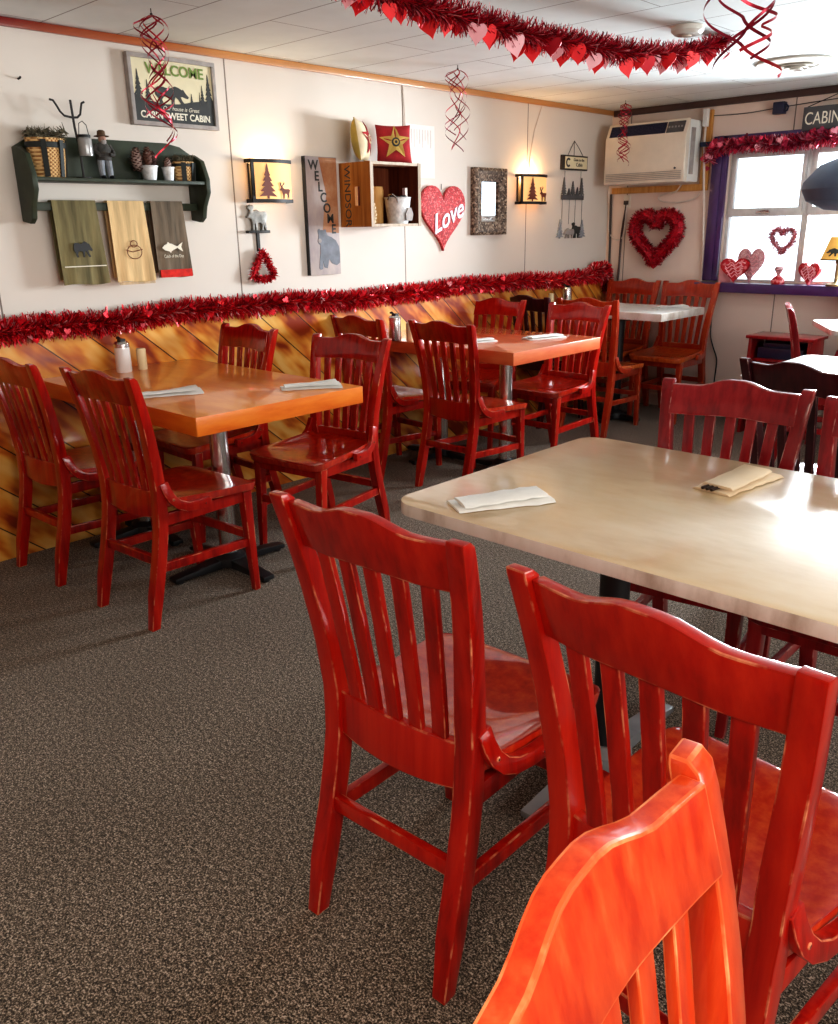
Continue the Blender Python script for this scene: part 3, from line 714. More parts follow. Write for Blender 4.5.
def towel(label, y0, y1, bottom, m, extra):
    t = lw('hanging_towel', label, 'towel', y0, bottom, 0, 'towels on the shelf rail')
    w = y1-y0; zr = 1.508-bottom
    def sheet(yf, zb, sgn):
        bm = bm_(); nx, nz = 14, 16; V = []
        for j in range(nz+1):
            k = j/nz; z = lerp(zr, zb, k); row = []
            for i in range(nx+1):
                q = i/nx; sway = .02*k
                row.append((q*w*(1+.08*k)+sway*.6-.004*k, yf+sgn*(.004*sin(q*9+k*2)*k+.003*sin(q*19)*k), z+.004*sin(q*7)*k))
            V.append(row)
        a = [[bm.verts.new(p) for p in row] for row in V]; b = [[bm.verts.new((p[0], p[1]+.003, p[2])) for p in row] for row in V]
        for j in range(nz):
            for i in range(nx):
                quadface(bm, [a[j][i], a[j+1][i], a[j+1][i+1], a[j][i+1]]); quadface(bm, [b[j][i], b[j][i+1], b[j+1][i+1], b[j+1][i]])
        for j in range(nz):
            quadface(bm, [a[j][0], b[j][0], b[j+1][0], a[j+1][0]]); quadface(bm, [a[j][nx], a[j+1][nx], b[j+1][nx], b[j][nx]])
        for i in range(nx): quadface(bm, [a[nz][i], b[nz][i], b[nz][i+1], a[nz][i+1]])
        return bm
    obj('front_fall', sheet(-.073, .0, 1), m, t, ang=60); obj('rear_fall', sheet(-.040, .02, .5), m, t, ang=60)
    bm = bm_(); loft(bm, [[(x, -.073, zr-.002), (x, -.072, zr+.006), (x, -.040, zr+.006), (x, -.037, zr-.002)] for x in (.0, w)]); obj('top_fold', bm, m, t)
    extra(t, w)
def ex1(t, w):
    bm = bm_(); prism(bm, place(BEAR, .065, .115, .085, .11), -.083, -.081); obj('bear_applique', bm, M['black'], t)
    bm = bm_(); box(bm, .016, w+.012, -.0815, -.080, .075, .079); obj('stripe', bm, M['ltext'], t)
def ex2(t, w):
    bm = bm_()
    for c, rr in (((.10, .13), .030), ((.10, .165), .014)):
        tube(bm, [(c[0]+rr*1.2*cos(2*pi*i/20), -.081, c[1]+rr*sin(2*pi*i/20)) for i in range(21)], .0018, 5)
    tube(bm, [(.06, -.081, .14), (.09, -.081, .13), (.14, -.081, .14)], .0018, 5)
    obj('embroidery', bm, M['rust'], t)
    bm = bm_()
    for i in range(30): box(bm, .012+i*w/29, .015+i*w/29, -.076, -.074, -.012, .001)
    obj('fringe', bm, M['tan_t'], t)
def ex3(t, w):
    bm = bm_(); prism(bm, place(FISH, .030, .115, .11, .085), -.083, -.081); obj('fish_applique', bm, M['ltext'], t)
    text('lettering', 'Catch of the Day', .020, M['ltext'], t, (.088, -.0825, .095), sx=.75)
    bm = bm_(); box(bm, .012, w+.016, -.0815, -.0765, .0, .035); obj('red_band', bm, M['redt'], t)
towel('olive towel with black bear on the shelf rail', 1.69, 1.885, 1.165, M['olive'], ex1)
towel('tan towel with ring stitching on the shelf rail', 1.94, 2.115, 1.165, M['tan_t'], ex2)
towel('taupe towel with pale fish and red hem on the shelf rail', 2.15, 2.315, 1.175, M['brown_t'], ex3)

def basket(label, y, r0, r1, h, seed):
    t = lw('woven_basket', label, 'basket', y, SZ, .08)
    bm = bm_(); lathe(bm, [(0, 0), (r1, 0), (lerp(r1, r0, .5)*1.03, h*.5), (r0, h), (r0*.9, h), (r0*.85, h*.8), (0, h*.8)], 22, sx=1, sy=.74); obj('basket_body', bm, M['basket'], t)
    bm = bm_()
    rr = lerp(r1, r0, .82)*1.03; lathe(bm, [(rr, h*.75), (rr*1.03, h*.76), (rr*1.04, h*.88), (rr*1.0, h*.9)], 22, sx=1, sy=.74)
    for a in (-115, -60, -20):
        pts = [(1.05*lerp(r1, r0, z)*cos(R(a)), 1.05*.78*lerp(r1, r0, z)*sin(R(a)), z*h) for z in (0.01, .35, .7, .95)]
        for p, q in zip(pts, pts[1:]): bar(bm, p, q, .022, .004, up=(cos(R(a)), sin(R(a)), 0))
    obj('leather_band', bm, M['basketb'], t)
    rnd = random.Random(seed); bm = bm_()
    for k in range(14):
        p = Vector((rnd.uniform(-.9, .7)*r0, rnd.uniform(-.5, .3)*r0, h*(.95+.1*rnd.random()))); q = p+Vector((rnd.uniform(-.6, .9)*r0, rnd.uniform(-.3, .3)*r0, rnd.uniform(.15, .45)*r0))
        fluff(bm, [p, q], 90, .0, r0*.34, r0*.06, seed=seed*20+k)
        tube(bm, [p, q], r0*.06, 5)
    obj('greenery', bm, M['pine_n'], t, smooth=False)
basket('large woven basket with black bands and dry greenery at left end of shelf', 1.697, .080, .066, .150, 1)
basket('small woven basket with greenery at right end of shelf', 2.337, .053, .046, .085, 2)
def lantern():
    t = lw('lantern_stand', 'tall iron antler stand holding a small jar lantern on the green shelf', 'lantern', 1.845, SZ, .08)
    bm = bm_(); lathe(bm, [(0, 0), (.034, 0), (.034, .006), (0, .008)], 16)
    tube(bm, [(.0, 0, 0), (-.002, 0, .1), (-.012, 0, .2), (-.016, 0, .305)], .005)
    tube(bm, [(-.105, 0, .300), (-.090, 0, .298), (-.078, 0, .280), (-.066, 0, .258), (-.050, 0, .243), (-.016, 0, .238), (.006, 0, .240), (.020, 0, .252), (.026, 0, .275), (.032, 0, .296), (.044, 0, .302)], .0045)
    obj('stand', bm, M['iron'], t)
    bm = bm_(); lathe(bm, [(0, .085), (.028, .088), (.030, .10), (.029, .155), (.022, .162), (0, .162)], 16, (.014, -.02, 0)); obj('jar', bm, M['jar'], t)
    bm = bm_(); lathe(bm, [(0, .162), (.026, .162), (.026, .172), (0, .174)], 16, (.014, -.02, 0))
    tube(bm, [(-.008, -.02, .17), (-.002, -.02, .215), (.014, -.02, .225), (.03, -.02, .21), (.036, -.02, .17)], .0018); obj('lid', bm, M['iron'], t)
lantern()
def figurine():
    t = lw('figurine', 'small hunter figurine in brown hat and dark coat standing on the green shelf', 'figurine', 1.942, SZ, .09)
    bm = bm_(); 
    for s in (-1, 1): tube(bm, [(s*.018, -.008, .004), (s*.019, -.004, .03), (s*.016, 0, .085)], [.011, .013, .016], 10)
    obj('trousers', bm, M['denim'], t)
    bm = bm_()
    for s in (-1, 1): ball(bm, (s*.019, -.016, .008), .012, sub=2, scale=(.9, 1.5, .65))
    obj('boots', bm, M['black'], t)
    bm = bm_(); lathe(bm, [(0, .075), (.032, .075), (.035, .10), (.033, .125), (.020, .145), (0, .148)], 14, sy=.8)
    for s in (-1, 1): tube(bm, [(s*.028, 0, .135), (s*.041, -.006, .11), (s*.030, -.028, .095), (s*.012, -.034, .098)], [.012, .011, .009, .007], 8)
    obj('coat', bm, M['coat'], t)
    bm = bm_(); ball(bm, (0, -.004, .160), .017); ball(bm, (0, -.021, .158), .004, sub=1); obj('head', bm, M['flesh'], t)
    bm = bm_(); ball(bm, (0, -.014, .149), .013, scale=(1, .7, 1)); obj('beard', bm, M['frame_g'], t)
    bm = bm_(); lathe(bm, [(0, .172), (.031, .170), (.031, .173), (.018, .176), (.016, .192), (.009, .196), (0, .194)], 16); obj('hat', bm, M['hat'], t)
figurine()
def pinecone(bm, c, r, h, seed):
    rnd = random.Random(seed)
    ball(bm, (c[0], c[1], c[2]+h/2), 1, sub=2, scale=(r*.6, r*.6, h*.45))
    for k in range(90):
        z = (k+.5)/90; a = k*2.399; rr = r*math.sin(pi*min(.97, .12+z*.85))**.7
        p = Vector((c[0]+rr*.6*cos(a), c[1]+rr*.6*sin(a), c[2]+z*h)); e = Vector((c[0]+rr*cos(a), c[1]+rr*sin(a), c[2]+z*h+r*.12)); s = Vector((-sin(a), cos(a), 0))*r*.16
        quadface(bm, [bm.verts.new(p-s), bm.verts.new(p+s), bm.verts.new(e+s*.7), bm.verts.new(e-s*.7)])
def pail(label, y, r, h, big, off=.085):
    t = lw('tin_pail', label, 'pail', y, SZ, off, 'tin pails of pine cones')
    bm = bm_(); lathe(bm, [(0, 0), (r*.72, 0), (r, h), (r*1.06, h), (r*1.04, h*.92), (r*.9, h*.9), (0, h*.7)], 20); obj('pail_body', bm, M['galv'], t)
    bm = bm_()
    if big:
        pinecone(bm, (-r*1.25, .01, h*.55), r*1.0, r*2.5, 1); pinecone(bm, (-r*.2, -.01, h*.8), r*.85, r*2.2, 2); pinecone(bm, (.55*r, .0, h*.8), r*.75, r*1.8, 5)
    else: pinecone(bm, (0, 0, h*.6), r*.95, r*2.3, 3)
    obj('pine_cones', bm, M['cone'], t, smooth=False)
pail('tin pail heaped with big pine cones on the green shelf', 2.155, .040, .062, True)
pail('small tin pail with one pale pine cone on the green shelf', 2.240, .028, .058, False, .105)
def welcome_sign():
    y0, y1, z0, z1 = 2.135, 2.585, 1.838, 2.13
    t = lw('cabin_sign', 'framed bear print reading WELCOME CABIN SWEET CABIN hung above the shelf', 'sign', y0, z0)
    W, Hh = y1-y0, z1-z0; f = .018
    bm = bm_(); box(bm, 0, W, -.035, -.002, 0, f); box(bm, 0, W, -.035, -.002, Hh-f, Hh); box(bm, 0, f, -.035, -.002, f, Hh-f); box(bm, W-f, W, -.035, -.002, f, Hh-f); obj('frame', bm, M['frame_g'], t, bev=.002)
    bm = bm_(); box(bm, f, W-f, -.025, -.003, f, Hh-f); obj('print', bm, M['signc'], t)
    bm = bm_(); y = -.0265
    prism(bm, [(f, f), (W-f, f), (W-f, .13), (W*.72, .115), (W*.55, .10), (W*.4, .095), (W*.2, .105), (f, .13)], y, y+.0014)
    for x, w, h in ((.045, .05, .13), (.09, .035, .09), (W-.04, .05, .14), (W-.075, .03, .09), (W*.70, .02, .05), (W*.8, .012, .06)):
        prism(bm, [(x+a, .1+b) for a, b in tree_poly(w, h)], y-.0006, y+.0014)
    prism(bm, place(BEAR, .125, .098, .175, .125), y-.001, y+.0014)
    obj('silhouette', bm, M['charcoal'], t)
    text('lettering', 'WELCOME', .062, M['gtext'], t, (W*.53, y-.001, .235), sx=1.0, off=.0012)
    text('lettering', 'Our house is Great', .024, M['ltext'], t, (W*.56, y-.001, .078), shear=.3)
    text('lettering', 'CABIN SWEET CABIN', .040, M['ltext'], t, (W*.5, y-.001, .045), sx=.95, off=.001)
welcome_sign()
def sconce(label, y0, y1, z0, z1, flip):
    t = lw('wall_lamp', label, 'wall lamp', y0, z0, 0, 'lit wall lamps with forest cut-outs')
    W, Hh = y1-y0, z1-z0
    bm = bm_(); box(bm, .02, W-.02, -.015, -.001, .02, Hh-.02); obj('back_plate', bm, M['black'], t)
    bm = bm_(); n = 10
    rings = []
    for i in range(n+1):
        x = lerp(.004, W-.004, i/n); yy = -.055-.03*sin(pi*i/n)
        rings.append([(x, yy, .018), (x, yy+.003, .018), (x, yy+.003, Hh-.018), (x, yy, Hh-.018)])
    loft(bm, rings); obj('shade', bm, M['amber'], t)
    def arc(x, d=0): return -.055-.03*sin(pi*(x-.004)/(W-.008))-d
    bm = bm_()
    for z in (.0, Hh-.018):
        rings = []
        for i in range(n+1):
            x = lerp(0, W, i/n); yy = arc(min(max(x, .004), W-.004), .004)
            rings.append([(x, yy, z), (x, yy+.008, z), (x, yy+.008, z+.018), (x, yy, z+.018)])
        loft(bm, rings)
    for x in (0, W-.006): box(bm, x, x+.006, -.06, -.002, 0.0, .018); box(bm, x, x+.006, -.06, -.002, Hh-.018, Hh)
    box(bm, 0, .016, -.062, -.052, .018, Hh-.018)
    obj('frame', bm, M['iron'], t)
    def curved(poly):
        bm2 = bm_(); prism(bm2, poly, 0, .0012)
        bmesh.ops.triangulate(bm2, faces=bm2.faces)
        for v in bm2.verts: v.co.y = arc(v.co.x, .0025)+v.co.y
        return bm2
    bm = bm_(); prism(bm, [(x+W*.29, z+.019) for x, z in tree_poly(W*.44, Hh*.80, 6)], -.0905, -.0885); obj('tree_cutout', bm, M['rust'], t, smooth=False)
    bm = bm_(); prism(bm, place(DEER, W*.58, .019, W*.27, W*.34), -.0905, -.0885); obj('deer_cutout', bm, M['rust'], t, smooth=False)
    return t
s1 = sconce('lit amber wall lamp with tree and elk, beside the tall welcome plank', 2.735, 2.99, 1.512, 1.72, False)
s2 = sconce('smaller-looking lit amber wall lamp right of the carved mirror', 4.97, 5.265, 1.52, 1.715, False)
def moose_hook():
    t = lw('moose_hook', 'pewter moose wall hook with hanging rod under the first wall lamp', 'hook', 2.715, 1.365)
    bm = bm_(); box(bm, 0, .135, -.03, -.001, 0, .014); obj('ledge', bm, M['iron'], t, bev=.002)
    bm = bm_(); prism(bm, place(MOOSE, .0, .014, .135, .135), -.024, -.006); obj('moose', bm, M['pewter'], t, bev=.002, bang=70)
    bm = bm_(); box(bm, .062, .078, -.012, -.001, -.09, .0); tube(bm, [(.07, -.012, -.08), (.07, -.025, -.092), (.07, -.03, -.08)], .003); obj('hook', bm, M['iron'], t)
moose_hook()
def rng_heart(w, h, n=40): return [(x, z) for x, z in heart_poly(w, h, n)]
def ring_wreath(name, label, cat, t_fn, pts, nb, ln, wid, m, r, seed, smooth=False):
    bm = bm_(); tube(bm, pts+[pts[0]], r, 6); fluff(bm, pts+[pts[0]], nb, 0, ln, wid, seed=seed)
    o = obj(name, bm, m, None, smooth=False); return o
o = ring_wreath('hanging_tinsel_wreath', '', '', None, [(.0, -.035, .135), (-.045, -.035, .06), (-.07, -.035, .02), (-.03, -.035, .0), (.03, -.035, .0), (.07, -.035, .02), (.045, -.035, .06), (.012, -.035, .13)], 1300, .026, .007, M['tinsel'], .011, 3)
o.location = (XL, 2.785, 1.135); o.rotation_euler = (0, 0, R(90)); tag(o, 'small triangular red tinsel wreath hanging from the moose hook', 'wreath')
def plank_sign():
    y0, y1, z0, z1 = 3.11, 3.33, 1.137, 1.749
    t = lw('welcome_sign', 'tall narrow painted plank with WELCOME running down above a grey bear', 'sign', y0, z0)
    W, Hh = y1-y0, z1-z0
    bm = bm_(); box(bm, 0, W, -.028, -.001, 0, Hh); obj('plank', bm, [M['plank']], t, bev=.002)
    bm = bm_(); box(bm, -.003, .0, -.028, -.001, 0, Hh); obj('painted_edge', bm, M['black'], t)
    bm = bm_(); prism(bm, [(W*.42, Hh-.004), (W-.004, Hh-.004), (W-.004, Hh*.36), (W*.45, Hh*.37), (W*.52, Hh*.55), (W*.62, Hh*.68)], -.0288, -.028); obj('cloud_print', bm, M['plankb'], t)
    B = [(.28, .035), (.33, .028), (.40, .032), (.41, .075), (.45, .040), (.55, .034), (.58, .055), (.62, .085), (.70, .060), (.86, .048), (.97, .062), (.985, .105), (.96, .150), (.86, .182), (.72, .200), (.60, .208), (.56, .222), (.55, .236), (.51, .243), (.47, .236), (.42, .238), (.36, .238), (.33, .245), (.285, .240), (.28, .228), (.30, .214), (.29, .195), (.27, .178), (.30, .166), (.35, .158), (.34, .12), (.31, .08)]
    bm = bm_(); prism(bm, [(W*a, b) for a, b in B], -.030, -.028); obj('bear_print', bm, M['bearg'], t)
    bm = bm_(); prism(bm, [(W*(.33+.055*cos(a*pi/6)), .182+.012*sin(a*pi/6)) for a in range(12)], -.031, -.030); obj('muzzle_print', bm, M['frame_g'], t)
    for i, ch in enumerate('WELCOME'):
        text('lettering', ch, .068, M['charcoal'], t, (W*(.24+.095*i), -.0292, Hh-.045-.0545*i), sx=.95, off=.0015)
plank_sign()
CY0, CY1, CZ0, CZ1, CDP = 3.37, 3.765, 1.388, 1.722, .25
def crate():
    t = lw('crate_shelf', 'weathered wooden crate fixed on its side as a wall shelf, with hand slots', 'crate', CY0, CZ0)
    W, Hh, D = CY1-CY0, CZ1-CZ0, CDP
    for x in (0, W-.022):
        bm = bm_(); zs = (.11, .21); ys = (-D*.66, -D*.5)
        a, b = x, x+.022
        box(bm, a, b, ys[1], -.001, 0, Hh); box(bm, a, b, -D, ys[0], 0, Hh); box(bm, a, b, ys[0], ys[1], 0, zs[0]); box(bm, a, b, ys[0], ys[1], zs[1], Hh)
        box(bm, a, b, -D-.002, -D, 0, Hh, 1)
        e = obj('end_panel', bm, [M['crate'] if x == 0 else M['crated'], M['cratel']], t, smooth=False)
        if x == 0:
            text('lettering', 'WINDSOR', .068, M['charcoal'], t, (-.0008, -D*.26, Hh*.48), rot=(pi/2, pi/2, -pi/2), sx=1.0)
            pass
    for z in (0, Hh-.014):
        for k in range(2):
            bm = bm_(); box(bm, .0225, W-.0225, -D+.125*k+.001, -D+.125*(k+1)-.004, z, z+.014); obj('slat', bm, M['cratel'] if k == 0 else M['crated'], t)
    bm = bm_(); box(bm, .0225, W-.0225, -.014, -.001, .015, Hh-.015); obj('bottom_board', bm, M['crated'], t)
crate()
def pillow(label, y, z, w, rz, tilt, m1, m2, star_m, ring_m, th=.045):
    t = thing('throw_pillow', label, 'pillow', (XL+.12, y, z), 90+rz, 'small star pillows on the crate'); t.rotation_euler[0] = R(tilt)
    bm = bm_(); n = 12; A, B = [], []
    for j in range(n+1):
        ra, rb = [], []
        for i in range(n+1):
            a, b = i/n*2-1, j/n*2-1
            bul = max(0, (1-a*a)*(1-b*b))**.45*th
            x = a*w/2*(1-.07*(1-b*b)); zz = w/2+b*w/2*(1-.07*(1-a*a))
            ra.append(bm.verts.new((x, -bul-.003, zz))); rb.append(bm.verts.new((x, bul+.003, zz)))
        A.append(ra); B.append(rb)
    for j in range(n):
        for i in range(n):
            quadface(bm, [A[j][i], A[j][i+1], A[j+1][i+1], A[j+1][i]], 0); quadface(bm, [B[j][i], B[j+1][i], B[j+1][i+1], B[j][i+1]], 1)
    for i in range(n):
        for L in (lambda k: (A[0][k], B[0][k]), lambda k: (A[n][k], B[n][k]), lambda k: (A[k][0], B[k][0]), lambda k: (A[k][n], B[k][n])):
            a, b = L(i), L(i+1); quadface(bm, [a[0], b[0], b[1], a[1]], 1)
    obj('cushion', bm, [m1, m2], t, ang=70)
    P = []
    for k in range(10):
        rr = w*.46 if k % 2 == 0 else w*.2; a = pi/2+k*pi/5; P.append((rr*cos(a), w/2+rr*sin(a)))
    def dome(poly, lift, m, name):
        bm = bm_(); c = Vector((0, 0, w/2)); 
        vs = []
        for x, zz in poly:
            a, b = x/(w/2), (zz-w/2)/(w/2); bul = max(0, (1-a*a)*(1-b*b))**.45*th
            vs.append(bm.verts.new((x, -bul-.003-lift, zz)))
        cv = bm.verts.new((0, -th-.003-lift, w/2))
        for i in range(len(vs)): quadface(bm, [cv, vs[i], vs[(i+1) % len(vs)]])
        obj(name, bm, m, t, smooth=False)
    P2 = []
    for i in range(10):
        a, b = P[i], P[(i+1) % 10]
        P2 += [a, ((a[0]+b[0])/2, (a[1]+b[1])/2)]
    dome(P2, .004, star_m, 'star_patch')
    bm = bm_(); 
    for rr, mi, dy in ((.024, 0, 0), (.015, 1, .002), (.008, 0, .004)):
        P3 = [(rr*cos(2*pi*i/16), w/2+rr*sin(2*pi*i/16)) for i in range(16)]
        prism(bm, P3, -th-.010-dy, -th-.004-dy, mi)
    obj('button', bm, [ring_m, star_m], t)
pillow('red pillow with gold star propped on top of the wall crate', 3.690, CZ1+.006, .205, -30, -8, M['p_red'], M['p_red'], M['p_star'], M['charcoal'])
pillow('gold and cream pillow with red star leaning on top of the wall crate', 3.45, CZ1+.006, .215, 38, -8, M['p_cream'], M['p_gold'], M['p_red'], M['p_cream'])
def bucket():
    t = lw('metal_bucket', 'galvanised bucket with handle loop and fish badge inside the wall crate', 'bucket', 3.658, CZ0+.0145, .168)
    bm = bm_(); lathe(bm, [(0, 0), (.058, 0), (.075, .135), (.079, .137), (.077, .142), (.070, .137), (.055, .02), (0, .02)], 24); obj('bucket_body', bm, M['galv'], t)
    bm = bm_(); tube(bm, [(-.076, 0, .128), (-.088, -.02, .15), (-.09, -.05, .155), (-.082, -.07, .14), (-.076, -.078, .11)], .005, 6); obj('handle', bm, M['chrome'], t)
    bm = bm_(); prism(bm, [(-.005, .015), (.04, .015), (.05, .05), (.035, .085), (.01, .085), (-.01, .05)], -.075, -.068); obj('badge', bm, M['frame_g'], t)
    bm = bm_()
    for k in range(7): ball(bm, (.045*cos(k*.9), .04*sin(k*.9), .14), .014, sub=1)
    obj('contents', bm, M['black'], t)
bucket()
bm = bm_(); lathe(bm, [(0, 0), (.045, 0), (.05, .18), (.045, .2), (0, .2)], 20); o = obj('wooden_canister', bm, M['board'], None, loc=(XL+.07, 3.575, CZ0+.0145)); tag(o, 'round tan wooden canister at rear left inside the wall crate', 'canister')
bm = bm_()
for k in range(6): ball(bm, (random.uniform(-.008, .008), random.uniform(-.01, .01), .012+k*.018), .013, sub=1, scale=(.9, .9, .9))
o = obj('trinket_figure', bm, M['p_cream'], None, loc=(XL+.205, 3.445, CZ0+.0145), smooth=False); tag(o, 'pale beaded trinket standing at front left inside the wall crate', 'trinket')
def notice():
    t = lw('wall_notice', 'pale paper notice pinned right of the crate pillows', 'notice', 3.905, 1.665)
    bm = bm_(); box(bm, 0, .25, -.004, -.001, 0, .295); obj('sheet', bm, M['paper'], t)
    bm = bm_()
    for i in range(9):
        x = .02+i*.024; box(bm, x, x+.006, -.0046, -.004, .21-.02*(i % 3), .27)
    obj('faded_print', bm, mat('faded_pink_print', (.68, .60, .56), .8), t)
notice()
def love_heart():
    t = lw('heart_plaque', 'red glitter heart plaque with white Love script on left wall', 'heart plaque', 4.215, 1.235)
    P = [(x+.0, z) for x, z in heart_poly(.415, .39, 48)]
    bm = bm_(); prism(bm, P, -.022, -.001); obj('glitter_heart', bm, M['glit'], t, bev=.004, bang=60)
    text('lettering', 'Love', .155, M['lav'], t, (.03, -.0245, .20), rot=(pi/2, -R(22), 0), shear=.45, ext=.003, off=.002)
    bm = bm_(); tube(bm, [(0, -.004, .365), (0, -.004, .40)], .002); obj('hanger', bm, M['iron'], t)
love_heart()
def mirror():
    y0, y1, z0, z1 = 4.5, 4.842, 1.325, 1.742
    t = lw('wall_mirror', 'narrow mirror in wide carved brown frame on left wall', 'mirror', y0, z0)
    W, Hh = y1-y0, z1-z0; f = .085
    bm = bm_()
    O = [(0, 0), (W, 0), (W, Hh), (0, Hh)]; I = [(f, f), (W-f, f), (W-f, Hh-f), (f, Hh-f)]
    Mo = [(lerp(a[0], b[0], .25), lerp(a[1], b[1], .25)) for a, b in zip(O, I)]; M2 = [(lerp(a[0], b[0], .7), lerp(a[1], b[1], .7)) for a, b in zip(O, I)]
    rings = [[(p[0], y, p[1]) for p in P] for P, y in ((O, -.001), (O, -.035), (Mo, -.05), (M2, -.034), (I, -.026), (I, -.012))]
    loft(bm, rings, caps=False); obj('carved_frame', bm, M['antique'], t, bev=.003)
    bm = bm_(); box(bm, f-.002, W-f+.002, -.014, -.012, f-.002, Hh-f+.002); obj('mirror_glass', bm, M['mirror'], t, smooth=False)
mirror()
def hanging_sign():
    t = lw('hanging_cabin_sign', 'hanging wall sign of small framed board over two tiers of pine silhouettes', 'sign', 5.665, 1.285)
    bm = bm_(); box(bm, -.165, .165, -.02, -.002, .475, .575); obj('board_frame', bm, M['iron'], t, bev=.002)
    bm = bm_(); box(bm, -.13, .155, -.0225, -.02, .485, .565); obj('board_face', bm, M['signc'], t)
    bm = bm_(); prism(bm, [(-.09+.032*cos(a*pi/8), .525+.032*sin(a*pi/8)) for a in range(2, 15)]+[(-.09+.018*cos(a*pi/8), .525+.018*sin(a*pi/8)) for a in range(14, 1, -1)], -.0235, -.0225); obj('crescent_print', bm, M['charcoal'], t)
    text('lettering', 'Gone to the', .028, M['charcoal'], t, (.045, -.0232, .545)); text('lettering', 'Cabin', .036, M['charcoal'], t, (.05, -.0232, .512))
    bm = bm_()
    for x in (-.10, .0): tube(bm, [(x*.8, -.008, .575), (0, -.006, .675)], .0018, 5)
    tube(bm, [(.12, -.008, .575), (.06, -.007, .63), (0, -.006, .675)], .0018, 5)
    for x in (-.11, .10): tube(bm, [(x, -.008, .47), (x, -.008, .37)], .0014, 5)
    for x in (-.13, -.04, .04, .13): tube(bm, [(x, -.008, .28), (x, -.008, .10)], .0014, 5)
    obj('cords', bm, M['iron'], t)
    bm = bm_(); box(bm, -.145, .145, -.012, -.003, .272, .305)
    for x, w, h in ((-.115, .07, .125), (.0, .07, .10), (.115, .07, .125), (-.05, .05, .05), (.06, .05, .06)): prism(bm, [(x+a, .30+b) for a, b in tree_poly(w, h)], -.0125, -.004)
    obj('pine_tier', bm, M['slate'], t)
    bm = bm_()
    for x, w, h in ((-.15, .09, .135), (.14, .10, .13)):
        bm = bm_(); prism(bm, [(x+a, .0+b) for a, b in tree_poly(w, h)], -.0125, -.003); obj('snowy_pine', bm, M['denim'], t)
    bm = bm_(); prism(bm, place(BEAR, -.10, 0, .13, .12, True), -.016, -.004); obj('pale_bear', bm, M['frame_g'], t)
    bm = bm_(); prism(bm, place(MOOSE, .0, 0, .13, .12), -.012, -.003); obj('moose', bm, M['charcoal'], t)
hanging_sign()
bm = bm_(); tube(bm, [(0, 0, 0), (0, -.02, .002), (0, -.024, .006)], .004); o = obj('wall_nail', bm, M['iron'], None, loc=(XL, 1.66, 1.977)); o.rotation_euler = (0, 0, R(90)); tag(o, 'bare dark nail in the wall at upper left above the shelf', 'nail')
# thin white cords down from ceiling on panel joint near the lamp
for yy, lab in ((5.12, 'pale lamp cord running from ceiling down to second wall lamp'), (3.885, 'pale looped cord hanging from ceiling trim above the crate pillows')):
    bm = bm_(); tube(bm, [(XL+.006, yy+.13 if yy > 5 else yy, ZC-.04), (XL+.006, yy+.05 if yy > 5 else yy+.012, ZC-.2), (XL+.006, yy+.01, ZC-.36 if yy > 5 else ZC-.3), (XL+.006, yy, 1.72 if yy > 5 else ZC-.33)], .003, 5)
    tag(obj('power_cord', bm, M['cable'], None), lab, 'cord')

# garland along the chair rail ------------------------------------------------------
def clampx(x0):
    def f(p): return Vector((max(p.x, x0), p.y, max(p.z, .75)))
    return f
path = []
rnd = random.Random(4); y = .2
while y < 6.02:
    path.append((XL+.062, y, 1.003+.010*sin(y*3.1)+.006*sin(y*9))); y += .12
path += [(XL+.06, 6.06, 1.02), (XL+.045, 6.12, .97), (XL+.03, 6.14, .88)]
bm = bm_(); tube(bm, path, .012, 5); fluff(bm, path, 20000, 0, .068, .0085, flat=clampx(XL+.006), seed=11)
rr = random.Random(5)
fluff(bm, [(XL+.07, 5.9, 1.04), (XL+.065, 6.08, 1.05), (XL+.05, 6.12, .99)], 1500, 0, .062, .010, flat=lambda p: Vector((max(p.x, XL+.006), min(p.y, YB-.006), p.z)), seed=12)
for k in range(220):                                                # small foil hearts among the tinsel
    p = Vector(path[rr.randrange(8, len(path)-1)])+Vector((rr.uniform(.01, .05), rr.uniform(-.06, .06), rr.uniform(-.05, .045)))
    rot = Matrix.Rotation(rr.uniform(-.8, .8), 3, 'Z') @ Matrix.Rotation(rr.uniform(-.6, .6), 3, 'X') @ Matrix.Rotation(rr.uniform(-.8, .8), 3, 'Y')
    s = rr.uniform(.026, .042)
    vs = [bm.verts.new(p+rot @ Vector((0, x, z-s/2))) for x, z in heart_poly(s, s, 14)]
    quadface(bm, vs)
tag(obj('tinsel_garland', bm, M['tinsel'], None, smooth=False), 'long bushy red tinsel garland along the wainscot cap of left wall', 'garland')

# ceiling garland with hanging hearts -----------------------------------------------
g = thing('heart_garland', 'red tinsel garland with dangling foil hearts swagged below the ceiling', 'garland', (-2.0, 4.2, ZC))
pts = [(0, 0, -.012), (-.02, -.12, -.055), (-.04, -.4, -.115), (-.05, -.75, -.15), (-.05, -1.1, -.165), (-.05, -1.5, -.172), (-.05, -1.9, -.168), (-.05, -2.3, -.15), (-.04, -2.8, -.09), (-.02, -3.2, -.02)]
pp = []
for a, b in zip(pts, pts[1:]):
    for k in range(6): pp.append(Vector(a).lerp(Vector(b), k/6))
pp.append(Vector(pts[-1]))
bm = bm_(); tube(bm, pp, .007, 5); fluff(bm, pp, 9000, 0, .060, .0055, seed=21, flat=lambda p: Vector((p.x, p.y, min(p.z, -.003 if p.y > -.2 else -.048))))
obj('tinsel_rope', bm, M['maroon'], g, smooth=False)
rr = random.Random(9)
